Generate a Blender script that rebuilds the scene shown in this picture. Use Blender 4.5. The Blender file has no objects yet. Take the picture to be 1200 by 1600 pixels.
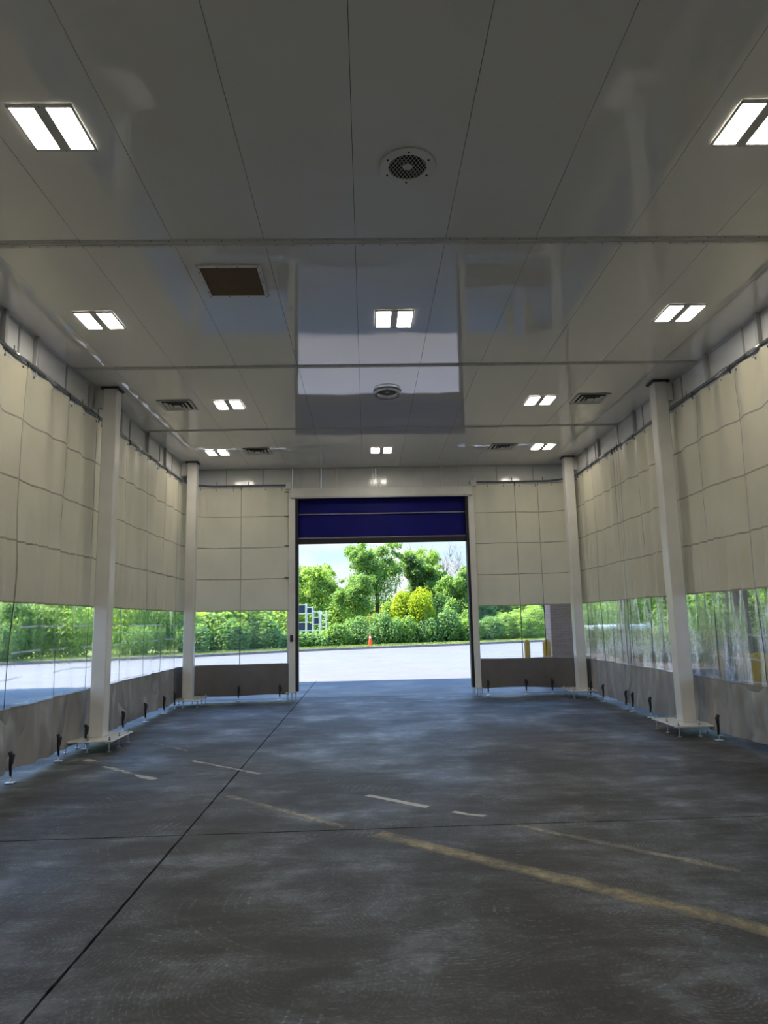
import bpy, bmesh, math, random
import numpy as np
from mathutils import Vector, Matrix, noise

C = bpy.context.scene.collection
SC = bpy.context.scene
R = random.Random(7)

# ------------------------------------------------------------------ camera
def rot(a, ax):
    return Matrix.Rotation(a, 3, ax)
CM = rot(-0.0274, 'Z') @ rot(0.1572, 'X') @ rot(0.0216, 'Y')
cam = bpy.data.cameras.new('camera')
cam.sensor_fit = 'VERTICAL'; cam.sensor_height = 36.0; cam.lens = 1080.9 / 1600 * 36
cam.clip_end = 500
co = bpy.data.objects.new('camera', cam); C.objects.link(co)
m3 = Matrix((CM.col[0], CM.col[2], -CM.col[1])).transposed()
co.matrix_world = Matrix.Translation((0, 0, 1.6)) @ m3.to_4x4()
SC.camera = co

# ------------------------------------------------------------------ exposure
SC.view_settings.view_transform = 'Standard'
SC.view_settings.look = 'None'
SC.view_settings.gamma = 1.0
SC.view_settings.use_curve_mapping = False
SC.view_settings.exposure = 0.0
SC.cycles.use_denoising = True
SC.cycles.max_bounces = 14
SC.cycles.diffuse_bounces = 6
SC.cycles.transmission_bounces = 10
SC.cycles.transparent_max_bounces = 16
SC.cycles.sample_clamp_indirect = 12.0

# ------------------------------------------------------------------ sky and sun
W = bpy.data.worlds.new('sky'); SC.world = W; W.use_nodes = True
nt = W.node_tree; nt.nodes.clear()
def N(nt, kind, **kw):
    n = nt.nodes.new(kind)
    for k, v in kw.items():
        if k == 'inp':
            for a, b in v.items():
                n.inputs[a].default_value = b
        else:
            setattr(n, k, v)
    return n
def L(nt, a, b):
    nt.links.new(a, b)
def ramp(nt, fac, stops, interp='LINEAR'):
    r = nt.nodes.new('ShaderNodeValToRGB'); cr = r.color_ramp; cr.interpolation = interp
    while len(cr.elements) < len(stops): cr.elements.new(0.5)
    for e, (p, c) in zip(cr.elements, stops):
        e.position = p; e.color = (c, c, c, 1) if isinstance(c, (int, float)) else (*c, 1)
    if fac is not None: nt.links.new(fac, r.inputs[0])
    return r.outputs[0]
def mixc(nt, fac, a, b, mode='MIX'):
    n = nt.nodes.new('ShaderNodeMix'); n.data_type = 'RGBA'; n.blend_type = mode
    for i, v in ((0, fac), (6, a), (7, b)):
        if hasattr(v, 'is_output') or isinstance(v, bpy.types.NodeSocket): nt.links.new(v, n.inputs[i])
        else: n.inputs[i].default_value = v if i == 0 else (*v[:3], 1)
    return n.outputs[2]
def math_(nt, op, a, b=None, c=None):
    n = nt.nodes.new('ShaderNodeMath'); n.operation = op
    for i, v in enumerate((a, b, c)):
        if v is None: continue
        if isinstance(v, bpy.types.NodeSocket): nt.links.new(v, n.inputs[i])
        else: n.inputs[i].default_value = v
    return n.outputs[0]
tc = N(nt, 'ShaderNodeTexCoord'); sep = N(nt, 'ShaderNodeSeparateXYZ'); L(nt, tc.outputs['Generated'], sep.inputs[0])
zz = sep.outputs[2]
grad = ramp(nt, zz, [(0.0, (0.54, 0.62, 0.68)), (0.10, (0.46, 0.62, 0.74)), (0.30, (0.42, 0.98, 2.05)), (1.0, (0.26, 0.74, 2.0))])
mp = N(nt, 'ShaderNodeMapping', inp={'Scale': (1.0, 1.0, 2.6)}); L(nt, tc.outputs['Generated'], mp.inputs[0])
nz = N(nt, 'ShaderNodeTexNoise', inp={'Scale': 4.5, 'Detail': 7.0, 'Roughness': 0.55}); L(nt, mp.outputs[0], nz.inputs[0])
cl = ramp(nt, nz.outputs[0], [(0.44, 0.0), (0.62, 1.0)])
low = ramp(nt, zz, [(0.0, 1.0), (0.25, 0.9), (0.7, 0.3)])
cf = math_(nt, 'MULTIPLY', cl, low)
skyc = mixc(nt, cf, grad, (0.68, 0.68, 0.68))
gr = ramp(nt, zz, [(0.48, 0.0), (0.52, 1.0)])
bg = N(nt, 'ShaderNodeBackground', inp={'Strength': 1.6}); L(nt, skyc, bg.inputs[0])
ow = N(nt, 'ShaderNodeOutputWorld'); L(nt, bg.outputs[0], ow.inputs[0])

sun = bpy.data.lights.new('sun', 'SUN'); sun.energy = 17.0; sun.angle = 0.0093; sun.color = (1.0, 0.955, 0.88)
so = bpy.data.objects.new('sun', sun); C.objects.link(so)
so.rotation_euler = Vector((0.6, -0.05, -1.0)).to_track_quat('-Z', 'Y').to_euler()
so.location = (-20, 20, 40)
LAMP_L = 45.0        # radiance of the ceiling lamps' diffusers

# ------------------------------------------------------------------ materials
def newmat(name):
    m = bpy.data.materials.new(name); m.use_nodes = True
    return m, m.node_tree, m.node_tree.nodes['Principled BSDF']
def bump(nt, bsdf, h, strength, dist=0.01):
    b = N(nt, 'ShaderNodeBump', inp={'Strength': strength, 'Distance': dist}); L(nt, h, b.inputs['Height'])
    L(nt, b.outputs[0], bsdf.inputs['Normal']); return b
def noise_tex(nt, scale, detail=3.0, vec=None, rough=0.5, dist=0.0):
    n = N(nt, 'ShaderNodeTexNoise', inp={'Scale': scale, 'Detail': detail, 'Roughness': rough, 'Distortion': dist})
    if vec is not None: L(nt, vec, n.inputs['Vector'])
    return n.outputs['Fac']
def objvec(nt, scale=(1, 1, 1), world=True):
    if world:
        g = N(nt, 'ShaderNodeNewGeometry'); o = g.outputs['Position']
    else:
        g = N(nt, 'ShaderNodeTexCoord'); o = g.outputs['Object']
    m = N(nt, 'ShaderNodeMapping', inp={'Scale': scale}); L(nt, o, m.inputs[0]); return m.outputs[0]
def simple(name, col, rough=0.5, metal=0.0, var=0.12, vscale=6.0, bmp=0.0, bscale=60.0, spec=0.5, coat=0.0):
    m, nt, b = newmat(name)
    v = objvec(nt)
    n = noise_tex(nt, vscale, 4, v)
    f = ramp(nt, n, [(0.3, 0.0), (0.7, 1.0)])
    c = mixc(nt, f, tuple(x * (1 - var) for x in col), tuple(min(1, x * (1 + var)) for x in col))
    L(nt, c, b.inputs['Base Color'])
    b.inputs['Roughness'].default_value = rough; b.inputs['Metallic'].default_value = metal
    b.inputs['Specular IOR Level'].default_value = spec; b.inputs['Coat Weight'].default_value = coat
    if bmp: bump(nt, b, noise_tex(nt, bscale, 3, v), bmp, 0.004)
    return m
M = {}
M['white'] = simple('white_paint', (0.72, 0.72, 0.70), 0.22, var=0.05, vscale=3)
M['post'] = simple('post_paint', (0.70, 0.69, 0.66), 0.25, var=0.05, vscale=3)
M['trim'] = simple('trim_white', (0.55, 0.55, 0.53), 0.3, var=0.06)
M['header'] = simple('header_sheet', (0.68, 0.69, 0.69), 0.12, var=0.05, vscale=2)
M['stud'] = simple('stud_metal', (0.40, 0.41, 0.41), 0.3, var=0.08)
M['dark'] = simple('dark_gap', (0.008, 0.008, 0.008), 0.8)
M['black'] = simple('black_rubber', (0.012, 0.012, 0.014), 0.45)
M['guide'] = simple('black_guide', (0.015, 0.014, 0.018), 0.5)
M['steel'] = simple('galvanised_steel', (0.55, 0.56, 0.57), 0.28, metal=0.9, var=0.15, vscale=25)
M['darksteel'] = simple('dark_steel', (0.16, 0.16, 0.16), 0.35, metal=0.6, var=0.2, vscale=25)
M['blue'] = simple('blue_fabric', (0.005, 0.006, 0.15), 0.6, spec=0.2, var=0.15, vscale=2, bmp=0.15, bscale=200)
M['bar'] = simple('grey_bar', (0.22, 0.22, 0.25), 0.4)
M['skirt'] = simple('grey_skirt_lit', (0.20, 0.188, 0.18), 0.33, var=0.12, vscale=9, bmp=0.25, bscale=18)
m, nt, b = newmat('grey_skirt_lit')
v = objvec(nt); w_ = math_(nt, 'POWER', math_(nt, 'ABSOLUTE', math_(nt, 'MULTIPLY_ADD', noise_tex(nt, 1.5, 2, objvec(nt, (1, 1, .42)), .45, .8), 2.0, -1.0)), 0.8)
L(nt, mixc(nt, noise_tex(nt, 4, 4, v), (.30, .285, .275), (.38, .365, .355)), b.inputs['Base Color']); b.inputs['Roughness'].default_value = .32  # paler than the end skirts: sheen and light coming through put into colour
bump(nt, b, math_(nt, 'ADD', w_, math_(nt, 'MULTIPLY', noise_tex(nt, 6, 2, v, .5, .6), .10)), .8, .10); M['skirt'] = m
M['skirt_flat'] = simple('grey_skirt_taut', (0.15, 0.138, 0.132), 0.4, var=0.10, vscale=4)
M['seamw'] = simple('window_weld', (0.05, 0.06, 0.05), 0.4)
M['yellow'] = simple('yellow_paint', (0.72, 0.44, 0.02), 0.4, var=0.12, vscale=5)
M['red'] = simple('red_paint', (0.5, 0.02, 0.015), 0.4)
M['navy'] = simple('navy_bin', (0.02, 0.025, 0.08), 0.5)
M['rack'] = simple('white_rack', (0.75, 0.75, 0.74), 0.45)
M['orange'] = simple('orange_cone', (0.85, 0.07, 0.01), 0.5)
M['conewhite'] = simple('cone_band', (0.8, 0.8, 0.78), 0.4)
M['kerb'] = simple('kerb_concrete', (0.19, 0.165, 0.13), 0.85, var=0.25, vscale=2)
M['bark'] = simple('bark', (0.055, 0.042, 0.032), 0.9, var=0.4, vscale=8, bmp=0.5, bscale=20)
M['greybark'] = simple('grey_bark', (0.17, 0.15, 0.14), 0.9, var=0.3, vscale=8)
M['canopy'] = simple('canopy_soffit', (0.62, 0.62, 0.6), 0.6)
M['trailer'] = simple('trailer_white', (0.6, 0.66, 0.68), 0.4)
M['tyre'] = simple('tyre', (0.02, 0.02, 0.02), 0.8)

# glossy ceiling sheet
m, nt, b = newmat('ceiling_sheet')
v = objvec(nt); n1 = noise_tex(nt, 0.5, 2, v)
L(nt, mixc(nt, n1, (0.74, 0.735, 0.71), (0.80, 0.795, 0.77)), b.inputs['Base Color'])
b.inputs['Roughness'].default_value = 0.035; b.inputs['IOR'].default_value = 1.9
h = math_(nt, 'ADD', math_(nt, 'MULTIPLY', noise_tex(nt, 0.9, 2, v), 1.0), math_(nt, 'MULTIPLY', noise_tex(nt, 70, 2, v), 0.0035))
bump(nt, b, h, 0.35, 0.010)
M['ceiling'] = m

# cream curtain fabric: lets a little light through
m, nt, b = newmat('cream_fabric')
v = objvec(nt)
n1 = noise_tex(nt, 1.3, 4, v)
cc = mixc(nt, ramp(nt, n1, [(0.3, 0), (0.7, 1)]), (0.60, 0.56, 0.425), (0.68, 0.64, 0.50))
L(nt, cc, b.inputs['Base Color']); b.inputs['Roughness'].default_value = 0.42; b.inputs['Specular IOR Level'].default_value = 0.35
hh = math_(nt, 'ADD', math_(nt, 'MULTIPLY', noise_tex(nt, 5, 3, objvec(nt, (1, 1, .1))), 1.0), math_(nt, 'MULTIPLY', noise_tex(nt, 9, 4, v), .18))
bp = bump(nt, b, hh, 0.5, 0.025)
tr = N(nt, 'ShaderNodeBsdfTranslucent', inp={'Color': (0.72, 0.66, 0.50, 1)}); L(nt, bp.outputs[0], tr.inputs['Normal'])
mx = N(nt, 'ShaderNodeMixShader', inp={0: 0.16}); L(nt, b.outputs[0], mx.inputs[1]); L(nt, tr.outputs[0], mx.inputs[2])
L(nt, mx.outputs[0], nt.nodes['Material Output'].inputs[0])
M['cream'] = m
M['seam'] = simple('seam_dimmed', (0.36, 0.34, 0.27), 0.6, var=0.15, vscale=20)  # darker than the cream: light blocked by doubled fabric put into colour

# clear vinyl, creased and wavy
def vinyl(name, k_, crease):
  global m, nt, b, v
  m, nt, b = newmat(name)
  nt.nodes.remove(b)
  v = objvec(nt); vst = objvec(nt, (1, 1, 0.09))
  st = noise_tex(nt, 9, 3, vst); fine = noise_tex(nt, 16, 5, objvec(nt, (1, 1, 0.5)), 0.6, 1.2)
  hh = math_(nt, 'ADD', math_(nt, 'MULTIPLY', st, 1.0), math_(nt, 'MULTIPLY', fine, 0.35))
  g = N(nt, 'ShaderNodeNewGeometry'); sp = N(nt, 'ShaderNodeSeparateXYZ'); L(nt, g.outputs['Position'], sp.inputs[0])
  # fold creases left from packing, about 0.28 m apart
  wob = math_(nt, 'ADD', sp.outputs[2], math_(nt, 'MULTIPLY', noise_tex(nt, 1.5, 3, v), 0.06))
  cr = math_(nt, 'PINGPONG', math_(nt, 'ADD', wob, 0.02), 0.14)
  crm = ramp(nt, cr, [(0.0, 1.0), (0.018, 0.0)])
  crm = math_(nt, 'MULTIPLY', crm, ramp(nt, noise_tex(nt, 3.0, 3, v), [(0.43, 0.0), (0.54, 1.0)]))
  scr = ramp(nt, noise_tex(nt, 26, 5, objvec(nt, (1, 1, 0.16)), 0.65, 1.5), [(0.56, 0.0), (0.72, 1.0)])
  bp = N(nt, 'ShaderNodeBump', inp={'Strength': 0.55, 'Distance': 0.035 * k_}); L(nt, hh, bp.inputs['Height'])
  bg_ = N(nt, 'ShaderNodeBump', inp={'Strength': 0.6, 'Distance': 0.02 * k_}); L(nt, hh, bg_.inputs['Height'])
  tp = N(nt, 'ShaderNodeBsdfTransparent', inp={'Color': (0.93, 0.955, 0.95, 1)})
  rf = N(nt, 'ShaderNodeBsdfRefraction', inp={'Color': (0.93, 0.955, 0.95, 1), 'Roughness': 0.0, 'IOR': 1.014}); L(nt, bp.outputs[0], rf.inputs['Normal'])
  m1 = N(nt, 'ShaderNodeMixShader', inp={0: 0.55}); L(nt, tp.outputs[0], m1.inputs[1]); L(nt, rf.outputs[0], m1.inputs[2])
  df = N(nt, 'ShaderNodeBsdfDiffuse', inp={'Color': (0.8, 0.84, 0.86, 1)}); tl = N(nt, 'ShaderNodeBsdfTranslucent', inp={'Color': (0.85, 0.9, 0.92, 1)})
  m2 = N(nt, 'ShaderNodeMixShader', inp={0: 0.6}); L(nt, df.outputs[0], m2.inputs[1]); L(nt, tl.outputs[0], m2.inputs[2])
  hz = math_(nt, 'MINIMUM', math_(nt, 'ADD', math_(nt, 'ADD', 0.03, math_(nt, 'MULTIPLY', scr, 0.16)), math_(nt, 'MULTIPLY', crm, crease)), 0.8)
  m3_ = N(nt, 'ShaderNodeMixShader'); L(nt, hz, m3_.inputs[0]); L(nt, m1.outputs[0], m3_.inputs[1]); L(nt, m2.outputs[0], m3_.inputs[2])
  gl = N(nt, 'ShaderNodeBsdfGlossy', inp={'Roughness': 0.06}); L(nt, bg_.outputs[0], gl.inputs['Normal'])
  fr = N(nt, 'ShaderNodeFresnel', inp={'IOR': 1.30}); L(nt, bg_.outputs[0], fr.inputs['Normal'])
  m4 = N(nt, 'ShaderNodeMixShader'); L(nt, math_(nt, 'MULTIPLY', fr.outputs[0], .5), m4.inputs[0]); L(nt, m3_.outputs[0], m4.inputs[1]); L(nt, gl.outputs[0], m4.inputs[2])
  L(nt, m4.outputs[0], nt.nodes['Material Output'].inputs[0])
  return m
M['vinyl'] = vinyl('clear_vinyl', 1.0, .6); M['vinyl_flat'] = vinyl('clear_vinyl_flat', .22, .15)

# trowelled, stained concrete slabs
def concrete(name, dark, light, patch):
    m, nt, b = newmat(name)
    v = objvec(nt)
    warp = N(nt, 'ShaderNodeTexNoise', inp={'Scale': 0.9, 'Detail': 3.0}); L(nt, v, warp.inputs['Vector'])
    wv = N(nt, 'ShaderNodeVectorMath', operation='MULTIPLY_ADD'); L(nt, warp.outputs['Color'], wv.inputs[0])
    wv.inputs[1].default_value = (0.22, 0.22, 0.0); L(nt, v, wv.inputs[2])
    def rings(scale, freq):
        vo = N(nt, 'ShaderNodeTexVoronoi', voronoi_dimensions='2D', inp={'Scale': scale, 'Randomness': 1.0}); L(nt, wv.outputs[0], vo.inputs['Vector'])
        s = math_(nt, 'SINE', math_(nt, 'MULTIPLY', vo.outputs['Distance'], freq))
        return math_(nt, 'MULTIPLY_ADD', s, 0.5, 0.5)
    r1 = ramp(nt, rings(0.55, 170.0), [(0.80, 0.0), (1.0, 1.0)])
    r2 = ramp(nt, rings(0.9, 270.0), [(0.70, 0.0), (1.0, 1.0)])
    grit = noise_tex(nt, 34, 6, v, 0.7)
    msk = ramp(nt, noise_tex(nt, 0.75, 4, wv.outputs[0], 0.6), [(0.42, 0.0), (0.66, 1.0)])
    msk2 = ramp(nt, noise_tex(nt, 2.2, 5, v, 0.65), [(0.46, 0.0), (0.66, 1.0)])
    gm = ramp(nt, grit, [(0.47, 0.0), (0.64, 1.0)])
    fleck = ramp(nt, noise_tex(nt, 75, 6, v, 0.8), [(0.50, 0.0), (0.66, 1.0)])
    strk = ramp(nt, noise_tex(nt, 3.2, 6, objvec(nt, (0.45, 1.6, 1)), 0.7, 0.6), [(0.44, 0.0), (0.64, 1.0)])
    arcs = math_(nt, 'MULTIPLY', math_(nt, 'MAXIMUM', math_(nt, 'MULTIPLY', r1, msk2), math_(nt, 'MULTIPLY', r2, msk)), gm)
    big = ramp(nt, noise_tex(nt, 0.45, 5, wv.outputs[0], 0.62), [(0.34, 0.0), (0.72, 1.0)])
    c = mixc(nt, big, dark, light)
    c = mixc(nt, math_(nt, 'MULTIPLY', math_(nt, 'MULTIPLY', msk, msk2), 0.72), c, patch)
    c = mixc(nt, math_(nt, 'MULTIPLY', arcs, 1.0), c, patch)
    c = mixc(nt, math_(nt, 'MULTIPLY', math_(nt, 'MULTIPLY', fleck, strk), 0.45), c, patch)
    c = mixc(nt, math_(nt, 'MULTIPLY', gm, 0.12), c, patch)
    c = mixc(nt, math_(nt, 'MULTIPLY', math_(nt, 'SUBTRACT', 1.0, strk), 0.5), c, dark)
    L(nt, c, b.inputs['Base Color'])
    ro = math_(nt, 'MULTIPLY_ADD', grit, 0.25, 0.47)
    ro = math_(nt, 'SUBTRACT', ro, math_(nt, 'MULTIPLY', msk, 0.18))
    b.inputs['Specular IOR Level'].default_value = 0.4
    L(nt, ro, b.inputs['Roughness'])
    hh = math_(nt, 'ADD', math_(nt, 'MULTIPLY', grit, 0.6), math_(nt, 'MULTIPLY', arcs, 0.5))
    bump(nt, b, hh, 0.35, 0.006)
    return m
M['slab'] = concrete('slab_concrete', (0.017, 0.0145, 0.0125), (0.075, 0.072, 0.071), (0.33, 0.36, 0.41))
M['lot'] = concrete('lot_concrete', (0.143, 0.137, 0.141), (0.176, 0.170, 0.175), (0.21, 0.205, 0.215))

# worn line paint: noise eats through it
def worn(name, col, lo, hi):
    m, nt, b = newmat(name)
    v = objvec(nt)
    c = mixc(nt, noise_tex(nt, 6, 4, v), tuple(x * 0.6 for x in col), col)
    L(nt, c, b.inputs['Base Color']); b.inputs['Roughness'].default_value = 0.6
    g = N(nt, 'ShaderNodeTexCoord'); sp = N(nt, 'ShaderNodeSeparateXYZ'); L(nt, g.outputs['UV'], sp.inputs[0])
    edge = math_(nt, 'MULTIPLY', math_(nt, 'ABSOLUTE', math_(nt, 'SUBTRACT', sp.outputs[1], 0.5)), 2.0)   # 0 mid .. 1 edge
    k = math_(nt, 'ADD', math_(nt, 'MULTIPLY', noise_tex(nt, 9, 6, v, 0.75), 1.0), math_(nt, 'MULTIPLY', noise_tex(nt, 2.2, 3, v), 0.6))
    k = math_(nt, 'SUBTRACT', k, math_(nt, 'MULTIPLY', math_(nt, 'POWER', edge, 2.0), 0.28))
    L(nt, ramp(nt, k, [(lo, 0.0), (hi, 1.0)]), b.inputs['Alpha'])
    return m
M['line_white'] = worn('worn_white_line', (0.62, 0.60, 0.54), 0.44, 0.56)
M['line_yellow'] = worn('worn_yellow_line', (0.46, 0.39, 0.25), 0.44, 1.05)
M['line_faint'] = worn('worn_faint_line', (0.46, 0.42, 0.34), 0.58, 1.0)
M['line_broken'] = worn('worn_broken_line', (0.55, 0.53, 0.48), 0.60, 0.82)

# lamps
m, nt, b = newmat('lamp_diffuser')
em = N(nt, 'ShaderNodeEmission', inp={'Color': (1.0, 0.93, 0.80, 1), 'Strength': LAMP_L})
L(nt, em.outputs[0], nt.nodes['Material Output'].inputs[0]); M['lamp'] = m
M['filter'] = simple('brown_filter', (0.16, 0.115, 0.075), 0.9, var=0.35, vscale=60)

# brick of the canopy column
m, nt, b = newmat('brick')
v = objvec(nt, (1, 1, 1), world=False)
sx = N(nt, 'ShaderNodeSeparateXYZ'); L(nt, v, sx.inputs[0]); cx = N(nt, 'ShaderNodeCombineXYZ')
L(nt, math_(nt, 'ADD', sx.outputs[0], sx.outputs[1]), cx.inputs[0]); L(nt, sx.outputs[2], cx.inputs[1])
bk = N(nt, 'ShaderNodeTexBrick', inp={'Color1': (0.40, 0.255, 0.19, 1), 'Color2': (0.48, 0.32, 0.25, 1), 'Mortar': (0.46, 0.40, 0.35, 1), 'Scale': 1.0, 'Mortar Size': 0.006, 'Brick Width': 0.21, 'Row Height': 0.075})
L(nt, cx.outputs[0], bk.inputs[0]); L(nt, bk.outputs[0], b.inputs['Base Color']); b.inputs['Roughness'].default_value = 0.85
bump(nt, b, bk.outputs['Fac'], -0.4, 0.01); M['brick'] = m

def leafmat(name, c1, c2, c3=None, tr=0.55):
    m, nt, b = newmat(name)
    g = N(nt, 'ShaderNodeNewGeometry')
    st = [(0.0, c1), (0.8, c2)] + ([(0.92, c2), (1.0, c3)] if c3 else [(1.0, c2)])
    col = ramp(nt, g.outputs['Random Per Island'], st)
    L(nt, col, b.inputs['Base Color']); b.inputs['Roughness'].default_value = 0.5; b.inputs['Specular IOR Level'].default_value = 0.3
    t = N(nt, 'ShaderNodeBsdfTranslucent'); L(nt, mixc(nt, 1.0, col, (1.3, 1.35, 0.55), 'MULTIPLY'), t.inputs[0])
    x = N(nt, 'ShaderNodeMixShader', inp={0: tr}); L(nt, b.outputs[0], x.inputs[1]); L(nt, t.outputs[0], x.inputs[2])
    L(nt, x.outputs[0], nt.nodes['Material Output'].inputs[0]); return m
M['leaf_mid'] = leafmat('leaf_mid', (0.114, 0.208, 0.060), (0.323, 0.476, 0.155))
M['leaf_light'] = leafmat('leaf_light', (0.192, 0.300, 0.084), (0.450, 0.587, 0.200))
M['leaf_dark'] = leafmat('leaf_dark', (0.075, 0.144, 0.052), (0.218, 0.333, 0.115))
M['leaf_hedge'] = leafmat('leaf_hedge', (0.079, 0.166, 0.065), (0.284, 0.434, 0.180))
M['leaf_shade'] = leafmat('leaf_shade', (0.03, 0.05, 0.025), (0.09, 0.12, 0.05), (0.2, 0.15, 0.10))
M['leaf_yellow'] = leafmat('leaf_yellow', (0.26, 0.34, 0.02), (0.46, 0.53, 0.05))
M['leaf_gold'] = leafmat('leaf_gold', (0.28, 0.26, 0.02), (0.45, 0.33, 0.03), (0.5, 0.12, 0.03))
M['leaf_red'] = leafmat('leaf_red', (0.108, 0.216, 0.066), (0.300, 0.450, 0.150), (0.22, 0.12, 0.06))
m, nt, b = newmat('grass_blades'); v = objvec(nt)
L(nt, ramp(nt, noise_tex(nt, 0.8, 5, v, 0.6), [(0.3, (0.18, 0.27, 0.04)), (0.7, (0.38, 0.42, 0.10))]), b.inputs['Base Color']); b.inputs['Roughness'].default_value = 0.8
M['grass'] = m

# ------------------------------------------------------------------ mesh helpers
def wloc(o):
    p = Vector((0, 0, 0))
    while o is not None:
        p += o.location; o = o.parent
    return p
class MB:
    def __init__(s): s.v = []; s.f = []
    def add(s, vs, fs):
        k = len(s.v); s.v += [tuple(x) for x in vs]; s.f += [tuple(i + k for i in f) for f in fs]; return s
    def box(s, x0, x1, y0, y1, z0, z1, ch=0.0):
        if ch <= 0:
            vs = [(x, y, z) for z in (z0, z1) for y in (y0, y1) for x in (x0, x1)]
            return s.add(vs, [(0, 2, 3, 1), (4, 5, 7, 6), (0, 1, 5, 4), (2, 6, 7, 3), (0, 4, 6, 2), (1, 3, 7, 5)])
        # chamfered vertical edges and top/bottom bevel
        c = ch
        def ring(i, z):
            a, b_, c_, d = x0 + i, x1 - i, y0 + i, y1 - i
            return [(a + c, c_, z), (b_ - c, c_, z), (b_, c_ + c, z), (b_, d - c, z), (b_ - c, d, z), (a + c, d, z), (a, d - c, z), (a, c_ + c, z)]
        h = min(c, (z1 - z0) * 0.3)
        rs = [ring(c * 0.5, z0), ring(0, z0 + h), ring(0, z1 - h), ring(c * 0.5, z1)]
        vs = sum(rs, []); fs = [tuple(range(7, -1, -1)), tuple(range(24, 32))]
        for r in range(3):
            for i in range(8):
                j = (i + 1) % 8; fs.append((r * 8 + i, r * 8 + j, r * 8 + 8 + j, r * 8 + 8 + i))
        return s.add(vs, fs)
    def tube(s, pts, rad, n=8, cap=True):
        pts = [Vector(p) for p in pts]; rads = rad if isinstance(rad, (list, tuple)) else [rad] * len(pts)
        vs = []; fs = []; up = None
        for i, p in enumerate(pts):
            t = (pts[min(i + 1, len(pts) - 1)] - pts[max(i - 1, 0)]).normalized()
            if up is None: up = Vector((1, 0, 0)) if abs(t.x) < 0.8 else Vector((0, 0, 1))
            a = t.cross(up).normalized(); up = a.cross(t).normalized()
            for k in range(n):
                w = 2 * math.pi * k / n
                vs.append(p + (a * math.cos(w) + up * math.sin(w)) * rads[i])
        for i in range(len(pts) - 1):
            for k in range(n):
                j = (k + 1) % n; fs.append((i * n + k, i * n + j, i * n + n + j, i * n + n + k))
        if cap:
            fs.append(tuple(range(n - 1, -1, -1))); e = (len(pts) - 1) * n; fs.append(tuple(range(e, e + n)))
        return s.add(vs, fs)
    def lathe(s, cx, cy, prof, n=16):
        vs = []; fs = []
        for (r, z) in prof:
            for k in range(n):
                w = 2 * math.pi * k / n; vs.append((cx + r * math.cos(w), cy + r * math.sin(w), z))
        for i in range(len(prof) - 1):
            for k in range(n):
                j = (k + 1) % n; fs.append((i * n + k, i * n + j, i * n + n + j, i * n + n + k))
        fs.append(tuple(range(n - 1, -1, -1))); e = (len(prof) - 1) * n; fs.append(tuple(range(e, e + n)))
        return s.add(vs, fs)
    def build(s, name, mat, parent=None, smooth=False, at=None):
        me = bpy.data.meshes.new(name)
        o0 = wloc(parent) if parent is not None else Vector((0, 0, 0))
        if at is not None: o0 = o0 + (Vector(at) - o0)
        vs = [(x - o0.x, y - o0.y, z - o0.z) for x, y, z in s.v]
        me.from_pydata(vs, [], s.f); me.update()
        if smooth: me.polygons.foreach_set('use_smooth', [True] * len(me.polygons))
        me.materials.append(mat)
        o = bpy.data.objects.new(name, me); C.objects.link(o)
        if parent is not None:
            o.parent = parent
            if at is not None: o.location = Vector(at) - wloc(parent)
        elif at is not None: o.location = at
        return o
def tag(o, label=None, cat=None, group=None, kind=None):
    for k, v in (('label', label), ('category', cat), ('group', group), ('kind', kind)):
        if v: o[k] = v
    return o
def empty(name, loc, label=None, cat=None, group=None, kind=None):
    o = bpy.data.objects.new(name, None); o.empty_display_size = 0.2; o.location = loc; C.objects.link(o)
    return tag(o, label, cat, group, kind)
def kids(o): return list(o.children)
def copy_tree(o, parent=None):
    c = o.copy(); C.objects.link(c)
    if parent is not None: c.parent = parent
    for ch in kids(o): copy_tree(ch, c)
    return c
def struct(o, label=None): return tag(o, label, None, None, 'structure')
def B(name, mat, parent, *dims, ch=0.0): return MB().box(*dims, ch=ch).build(name, mat, parent)

# ------------------------------------------------------------------ dimensions
XL, XR, YB, YE, ZC = -3.92, 4.62, -3.35, 15.30, 5.057
ZR = 4.66                                   # curtain rail

# ------------------------------------------------------------------ floor: slabs with open joints
fl = MB().box(-13, 13, -6, 20.1, -0.30, -0.05).build('floor', M['dark']); struct(fl, 'stained concrete slabs, toned darker under the enclosure')
def slab(quad, seed, mat='slab'):
    # quad: four corners counter-clockwise; ragged edge along the joints
    rr = random.Random(seed); pts = []
    for i in range(4):
        a, b_ = Vector((*quad[i], 0)), Vector((*quad[(i + 1) % 4], 0)); n = max(2, int((b_ - a).length / 0.12))
        d = (b_ - a).normalized(); nn = Vector((-d.y, d.x, 0))
        for k in range(n):
            p = a + (b_ - a) * k / n
            if k: p += nn * rr.uniform(0.0, 0.006)
            pts.append(p)
    k = len(pts); mb = MB()
    mb.add([(p.x, p.y, 0) for p in pts] + [(p.x, p.y, -0.12) for p in pts],
           [tuple(range(k))] + [(i, k + i, k + (i + 1) % k, (i + 1) % k) for i in range(k)])
    return mb.build('concrete_slab', M[mat], fl)
g = 0.005; jx = -1.45
ya = lambda x: 5.72 + (x + 1.45) * 0.012
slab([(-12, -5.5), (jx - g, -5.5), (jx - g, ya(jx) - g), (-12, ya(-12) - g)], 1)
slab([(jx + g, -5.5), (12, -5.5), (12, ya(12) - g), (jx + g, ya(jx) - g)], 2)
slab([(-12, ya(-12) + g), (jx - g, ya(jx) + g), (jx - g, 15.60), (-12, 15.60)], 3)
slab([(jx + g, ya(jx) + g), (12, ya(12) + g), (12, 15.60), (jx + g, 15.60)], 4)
slab([(-12, 15.606), (jx - g, 15.606), (jx - g, 20.0), (-12, 20.0)], 5, 'lot')  # paler than inside: brighter light beyond the door put into the colour
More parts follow.
